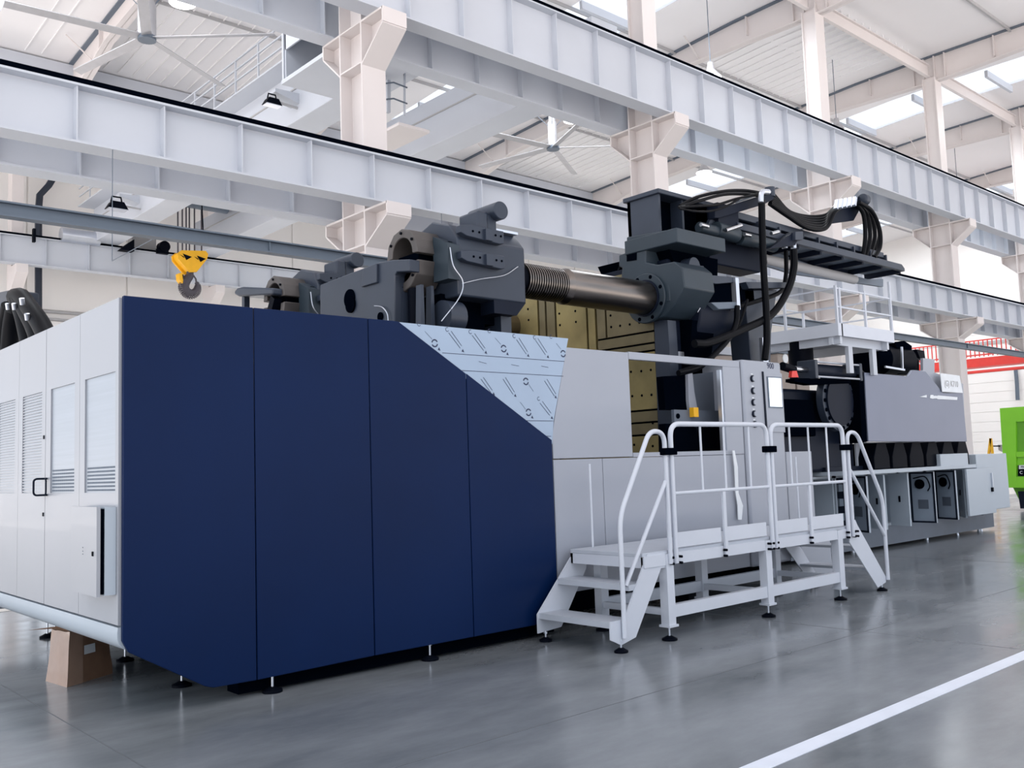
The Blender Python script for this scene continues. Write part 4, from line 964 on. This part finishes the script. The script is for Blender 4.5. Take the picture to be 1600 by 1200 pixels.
for z in (zd+.42, zd+.70):
    MB().bar((xa, ya, z), (14.6, ya, z), .022).build('rail', m, g); MB().bar((xa, ya, z), (xa, 8.6, z), .022).build('rail', m, g); MB().bar((14.6, ya, z), (14.6, 8.6, z), .022).build('rail', m, g); MB().bar((xa, 8.6, z), (14.6, 8.6, z), .022).build('rail', m, g)
for x in (13.35, 14.1): MB().prism([(x, zd-.14), (x+.12, zd-.14), (x+.12, 2.85), (x, 2.85)], ya+.1, ya+.16, 'y').build('leg', 'white_steel', g)
box('leg', 'white_steel', xa+.1, xa+.2, 8.4, 8.5, 2.7, zd, g)
MB().box(xa-1.8, xa+.1, 8.3, 8.4, zd-.22, zd-.1).build('support_beam', 'white_steel', g)
# hopper pipe
MB().cyl((13.1, 7.8, 2.75), (13.1, 7.8, zd-.02), .19, n=28).build('feed_pipe', 'black', None, label='black vertical feed pipe under the raised service platform', cat='pipe')

# ================================================================ INJECTION UNIT
g = thing('injection_unit', 'dark injection unit with bolted round flange beside the grey cover', 'injection unit', (14, 8, 1))
box('bed', 'near_black', 11.2, 18.1, 8.66, 9.6, .39, 1.28, g)
box('bed_top', 'near_black', 11.2, 18.1, 7.75, 9.6, 1.36, 1.5, g)
box('housing', 'casting_dark', 11.6, 14.2, 7.6, 9.4, 1.35, 2.62, g, bev=.05)
box('housing_panel', 'near_black', 11.7, 12.9, 7.5, 7.62, 1.9, 2.45, g, bev=.02)
q = at(1312, 626, y=7.33); R = .47
MB().cyl((q.x, 7.34, q.z), (q.x, 7.46, q.z), R, n=48).build('round_flange', 'casting', g, bev=.01)
MB().cyl((q.x, 7.31, q.z), (q.x, 7.34, q.z), R*.82, n=48).build('flange_face', 'casting_dark', g)
m = MB()
for k in range(18):
    a = 2*PI*k/18; m.cyl((q.x+R*.9*math.cos(a), 7.325, q.z+R*.9*math.sin(a)), (q.x+R*.9*math.cos(a), 7.35, q.z+R*.9*math.sin(a)), .03, n=10)
m.build('flange_bolts', 'near_black', g, kind='stuff')
MB().box(q.x-.28, q.x-.1, 7.28, 7.4, q.z+.42, q.z+.5).build('lifting_lug', 'bright_steel', g)
# shift cylinder on top
p0, p1 = at(1262, 578, y=7.35), at(1332, 583, y=7.35)
MB().cyl(p0, p1, .1, n=24).build('shift_cylinder', 'casting_dark', g)
for p_ in (p0, p1): MB().box(p_.x-.04, p_.x+.04, 7.2, 7.5, p_.z-.14, p_.z+.14).build('cylinder_flange', 'casting', g, bev=.01)
for dz in (-.11, .11): MB().cyl((p0.x, 7.22, p0.z+dz), (p1.x, 7.22, p1.z+dz), .016, n=8).build('tie_rod', 'bright_steel', g)
MB().cyl(at(1222, 572, y=7.3), at(1240, 578, y=7.3), .06, n=16).build('rod_eye', 'black', g); MB().cyl(at(1235, 576, y=7.35), p0, .045, n=16).build('piston_rod', 'chrome', g)
MB().prism(xz([(1233,580),(1240,580),(1243,590),(1232,590)], 7.25), 7.2, 7.25, 'y').build('red_cap', 'red', g, label='red cap')
MB().prism(xz([(1232,592),(1320,592),(1320,600),(1260,602),(1232,597)], 7.4), 7.3, 7.45, 'y').build('cylinder_bed', 'near_black', g)
MB().cyl(at(1330, 575, y=7.4), at(1345, 590, y=7.4), .1, n=16).build('elbow', 'black', g)
# motor
p0, p1 = at(1372, 562, y=7.8), at(1412, 564, y=7.8)
MB().cyl(p0, p1, .26, n=32).build('drive_motor', 'black', g, bev=.03)
MB().cyl(at(1350, 560, y=7.8), p0, .28, n=32).build('motor_end', 'near_black', g, bev=.02)
MB().prism(xz([(1408,538),(1420,546),(1437,562),(1437,585),(1405,585)], 7.7), 7.7, 8.4, 'y').build('gearbox', 'black', g, bev=.02)
MB().prism(xz([(1385,536),(1400,534),(1412,542),(1412,548),(1388,545)], 7.75), 7.6, 8.0, 'y').build('terminal_box', 'near_black', g)
MB().prism(xz([(1432,546),(1444,548),(1446,562),(1438,560)], 7.8), 7.8, 8.0, 'y').build('lifting_eye', 'black', g)
MB().bar(at(1409, 542, y=7.5), at(1410, 576, y=7.5), .03).build('strap', 'bright_steel', g); MB().bar(at(1383, 573, y=7.5), at(1413, 578, y=7.5), .03).build('strap', 'bright_steel', g)
MB().prism(xz([(1438,560),(1456,562),(1456,612),(1438,600)], 7.6), 7.55, 7.6, 'y').build('back_plate', 'machine_white', g)
# grey cover panel
cv = thing('injection_cover', 'large plain bluish grey cover panel of the injection unit with paper sheet', 'machine cover', (16, 7.2, 1.8))
pp = xz([(1351,582),(1420,588),(1427,578),(1446,580),(1474,614),(1504,614),(1511,690),(1357,690)], 7.2)
MB().prism(pp, 7.2, 7.26, 'y').build('cover_sheet', 'inj_grey', cv, bev=.006)
MB().prism(xz([(1344,580),(1351,582),(1357,690),(1349,692)], 7.2), 7.22, 7.8, 'y').build('end_plate', 'near_black', cv)
MB().prism(xz([(1424,580),(1450,578),(1505,600),(1508,680),(1440,680)], 7.3), 7.3, 7.33, 'y').build('rear_sheet', 'machine_white', cv)
pa = MB().prism(xz([(1469,583),(1499,587),(1504,614),(1472,612)], 7.18), 7.175, 7.185, 'y').build('paper_sheet', 'label_white', cv, label='white paper sheet with faint grey writing')
LOC[pa.name] = LOC[cv.name].copy()
q = at(1487, 604, y=7.17); text('(G) K710', (q.x, 7.172, q.z), .15, 'grey_shade', pa)
m = MB().prism(xz([(1455,617),(1459,617),(1460,618.5),(1463,618.3),(1466,618.5),(1467,617.8),(1497,620.5),(1496.5,625),(1472,623.8),(1466,623.6),(1465,622.5),(1461,622.5),(1459,623),(1454,622)], 7.18), 7.19, 7.199, 'y'); m.build('bright_slot', 'label_white', cv)
MB().prism(xz([(1438,620),(1449,617),(1449,621)], 7.18), 7.19, 7.199, 'y').build('bright_slot', 'label_white', cv)
box('back_sheet', 'white_steel', 14.3, 18.0, 7.62, 7.65, 1.42, 1.8, cv)
# black trapezoid supports under the panel
s = None
for k in range(6):
    x = 14.35+.62*k
    if k == 0: s = MB().prism([(x+.12, 1.78), (x+.42, 1.78), (x+.52, 1.55), (x+.52, 1.36), (x, 1.36), (x, 1.55)], 7.35, 7.9, 'y').build('support_block', 'black', cv, bev=.01)
    else: inst(s, (.62*k, 0, 0), cv)
# base with cabinets
bs = thing('machine_plinth', 'long low grey machine base carrying the row of electrical cabinets', 'machine base', (16, 8, 0))
box('bench_top', 'cab_grey', 13.2, 18.0, 7.25, 8.6, 1.29, 1.35, bs)
box('base_frame', 'curtain_grey', 12.4, 19.9, 7.75, 9.4, .06, .38, bs)
box('cable_tray', 'casting_dark', 13.2, 18.0, 7.55, 7.7, 1.35, 1.42, bs)
for x in (14.5, 17.2, 19.5): MB().cyl((x, 7.9, 0), (x, 7.9, .1), .03, n=10).build('base_foot', 'bright_steel', bs)
CABOBJ = []
cabs = [(11.75, 12.6), (12.65, 13.75), (13.8, 14.85), (14.9, 15.9), (15.95, 16.95), (17.0, 18.1)]
for i, (xa, xb) in enumerate(cabs):
    g = thing('electrical_cabinet', ['light grey electrical cabinet behind the middle of the walkway rails', 'grey electrical cabinet seen through the right stair handrail', 'grey electrical cabinet just right of the stair handrail', 'open grey electrical cabinet left of the round fan doors', 'open grey electrical cabinet in the middle of the far row', 'rightmost open electrical cabinet of the row'][i], 'electrical cabinet', ((xa+xb)/2, 7.8, .36)); CABOBJ.append(g)
    MB().box(xa, xb, 8.35, 8.4, .38, 1.28).box(xa, xa+.04, 7.75, 8.4, .38, 1.28).box(xb-.04, xb, 7.75, 8.4, .38, 1.28).box(xa, xb, 7.75, 8.4, .38, .42).box(xa, xb, 7.75, 8.4, 1.24, 1.28).build('body', 'cab_grey', g)
    box('mounting_plate', 'casting_dark', xa+.04, xb-.04, 8.1, 8.12, .42, 1.24, g)
    m = MB()
    for k in range(3):
        for j in range(3): m.box(xa+.15+.22*k, xa+.28+.22*k, 8.02, 8.1, .52+.24*j, .64+.24*j)
    m.build('switchgear', 'cab_inner', g, kind='stuff')
    if i == 0: box('door', 'cab_grey', xa, xb-.2, 7.70, 7.73, .38, 1.27, g)
doors = [(1329,1357,'in',1),(1359,1384,'out',2),(1391,1421,'out',3),(1424,1462,'in',3),(1465,1496,'in',4),(1497,1509,'out',5),(1519,1536,'out',5)]
for pa_, pb, kind, ci in doors:
    H = at(pa_, 770, y=7.72); 
    # free edge nearer the camera side
    Ed = at(pb, 770, y=7.28 if kind == 'in' else 7.34)
    cab = CABOBJ[ci]
    d = (Ed-H); d.z = 0; L_ = d.length; d.normalize(); nrm = Vector((d.y, -d.x, 0))
    if nrm.x > 0: nrm = -nrm
    def slab(u0, u1, z0_, z1_, n0, n1):
        q = [H+d*u0+nrm*n0, H+d*u1+nrm*n0, H+d*u1+nrm*n1, H+d*u0+nrm*n1]
        return MB().prism([(a.x, a.y) for a in q], z0_, z1_, 'z')
    g = slab(0, L_, .38, 1.26, 0, .03).build('door', 'cab_grey', cab)
    if kind == 'in':
        slab(.03, L_-.03, .41, 1.23, .03, .034).build('liner', 'cab_inner', g)
        slab(L_*.3, L_*.72, .62, .78, .034, .038).build('document_pocket', 'curtain_grey', g)
        c_ = H+d*(L_*.42)+nrm*.034; c_.z = 1.05
        MB().cyl(c_, c_+nrm*.03, .085, n=20).build('door_fan', 'near_black', g)
        MB().tube(spline([c_+Vector((0,0,.1))-d*.1+nrm*.03, c_+Vector((0,0,.13))+d*.12+nrm*.05, c_+Vector((0,0,-.02))+d*.2+nrm*.05, c_+Vector((0,0,-.12))+d*.16+nrm*.05], 5), .011, 6).build('door_cable', 'black', g)
        slab(0, L_, .38, .41, .03, .045).build('door_rim', 'casting_dark', g); slab(L_-.03, L_, .38, 1.26, .03, .045).build('door_rim', 'casting_dark', g); slab(0, .03, .38, 1.26, .03, .045).build('door_rim', 'casting_dark', g); slab(0, L_, 1.23, 1.26, .03, .045).build('door_rim', 'casting_dark', g)
    else:
        slab(L_*.5, L_*.58, .78, .88, .03, .045).build('lock', 'black', g)
# end cabinet
g = thing('end_cabinet', 'light grey end cabinet with flat top at the right end of the row', 'cabinet', (19, 7.5, .4))
box('body', 'cab_grey', 18.15, 19.6, 7.3, 8.6, .47, 1.53, g, bev=.01)
box('top_box', 'cab_grey', 16.6, 17.75, 7.28, 7.8, 1.30, 1.56, g, bev=.01)
box('front_door', 'cab_grey', 17.5, 18.7, 7.22, 7.26, .42, 1.27, g, bev=.005)
box('handle', 'bright_steel', 18.55, 18.57, 7.19, 7.22, .9, 1.17, g); box('lock', 'black', 18.52, 18.58, 7.19, 7.22, .82, .9, g)
box('side_switch', 'black', 19.6, 19.66, 7.4, 7.5, .95, 1.15, g)
for x in (18.3, 19.4): MB().tube([(x, 7.9, .47), (x, 7.8, .0)], .02, 8).build('leg', 'bright_steel', g)

# ================================================================ FAR RIGHT
g = thing('green_machine', 'bright green machine standing at the right edge of the hall', 'machine', (27, 9.8, .2))
X = 26.0
out_ = [(1562,638),(1640,632),(1640,762),(1600,764),(1570,760)]
MB().prism(yz(out_, X), X+.06, X+3, 'x').build('body', 'green', g, bev=.03)
def fr(l, nm, mt, a, b): MB().prism(yz(l, X), X+a, X+b, 'x').build(nm, mt, g)
fr([(1562,638),(1587,636),(1588,762),(1570,762)], 'front_frame', 'green', 0, .07)
fr([(1587,636),(1640,633),(1640,656),(1587,659)], 'front_frame', 'green', 0, .07)
fr([(1588,706),(1640,704),(1640,714),(1588,714)], 'front_frame', 'green', 0, .07)
fr([(1588,745),(1640,744),(1640,762),(1588,762)], 'front_frame', 'green', 0, .07)
fr([(1588,660),(1640,657),(1640,705),(1588,706)], 'recess_panel', 'green_dark', .055, .065)
fr([(1590,727),(1640,725),(1640,744),(1590,744)], 'grille_box', 'black', .02, .065)
fr([(1592,727),(1640,725),(1640,731),(1592,733)], 'name_strip', 'label_white', .0, .02)
fr([(1578,762),(1640,762),(1640,780),(1590,786)], 'hopper_foot', 'green_dark', .2, 1.5)
fr([(1588,768),(1640,768),(1640,795),(1592,795)], 'leg_block', 'casting_dark', .1, .3)
MB().box(X+.4, X+2.2, 7.2, 8.9, 0, .75).build('pedestal', 'casting_dark', g)
fr([(1601,594),(1640,588),(1640,636),(1603,637)], 'black_cover', 'near_black', .3, 1.5)
q = at(1597.5, 730.8, x=X-.005); text('ma', (X-.004, q.y-.02, q.z), .10, 'near_black', g, rotz=-PI/2)
q = at(1597.5, 740.5, x=X+.01); text('C T', (X+.015, q.y-.02, q.z), .11, 'label_white', g, rotz=-PI/2)
# yellow folding ladder
g = thing('step_ladder', 'small yellow step ladder standing behind the green machine', 'ladder', at(1547, 705, x=32))
for a, b_ in (((1548, 685), (1540, 751)), ((1548, 685), (1556, 751))): MB().bar(at(*a, x=32), at(*b_, x=32), .07).build('rail', 'yellow', g)
for yy in (697, 712): MB().bar(at(1546, yy, x=32), at(1550, yy, x=32), .04).build('rung', 'black', g)
MB().bar(at(1546, 697, x=32.2), at(1563, 697, x=32.2), .04).build('arm', 'black', g); MB().prism(yz([(1559,695),(1566,695),(1565,706),(1560,703)], 32.2), 32.2, 32.5, 'x').build('tool_tray', 'grey_shade', g)
# red crane with railing
g = thing('red_crane', 'red transverse crane beam with railing far behind the grey cover', 'crane', (50, 20, 6))
X = 50
MB().box(X, X+1, 14, 26.5, 5.9, 6.35).build('beam', 'red', g)
MB().cyl((X-.3, 14, 5.62), (X-.3, 26.5, 5.62), .08, n=10).build('pipe', 'red', g)
m = MB()
y = 14.0
m.bar((X-.1, 14, 7.25), (X-.1, 26.5, 7.25), .06).bar((X-.1, 14, 6.5), (X-.1, 26.5, 6.5), .06)
while y < 26.5: m.bar((X-.1, y, 6.4), (X-.1, y, 7.25), .045); y += .22
m.build('railing', 'red', g)
# wall pipe on the end wall
MB().tube([at(1587, 577, x=61.7), at(1589, 600, x=61.7), at(1590, 625, x=61.7)], .12, 8).build('wall_pipe', 'rail_grey', None, label='thin grey pipe on the white end wall near the right edge', cat='pipe')

# beige cubicles standing far behind the control cabinet
for i, (pa_, pb) in enumerate(((1148, 1168), (1215, 1240), (1243, 1262))):
    a, b_ = at(pa_, 552, y=13.0), at(pb, 552, y=13.0)
    g = thing('cubicle', ['beige cubicle left of the tapered stand', 'beige cubicle just right of the tapered stand', 'beige cubicle with round dial behind the service platform'][i], 'cabinet', (a.x, 13, 0))
    box('body', 'beige', a.x, b_.x, 13.0, 13.8, 0, a.z, g, bev=.02)
    box('cap', 'rail_grey', a.x-.05, b_.x+.05, 12.95, 13.85, a.z, a.z+.1, g)
    q = at((pa_+pb)/2, 560, y=12.98); MB().cyl(q, q+Vector((0, .03, 0)), .12, n=16).build('dial', 'label_white', g)
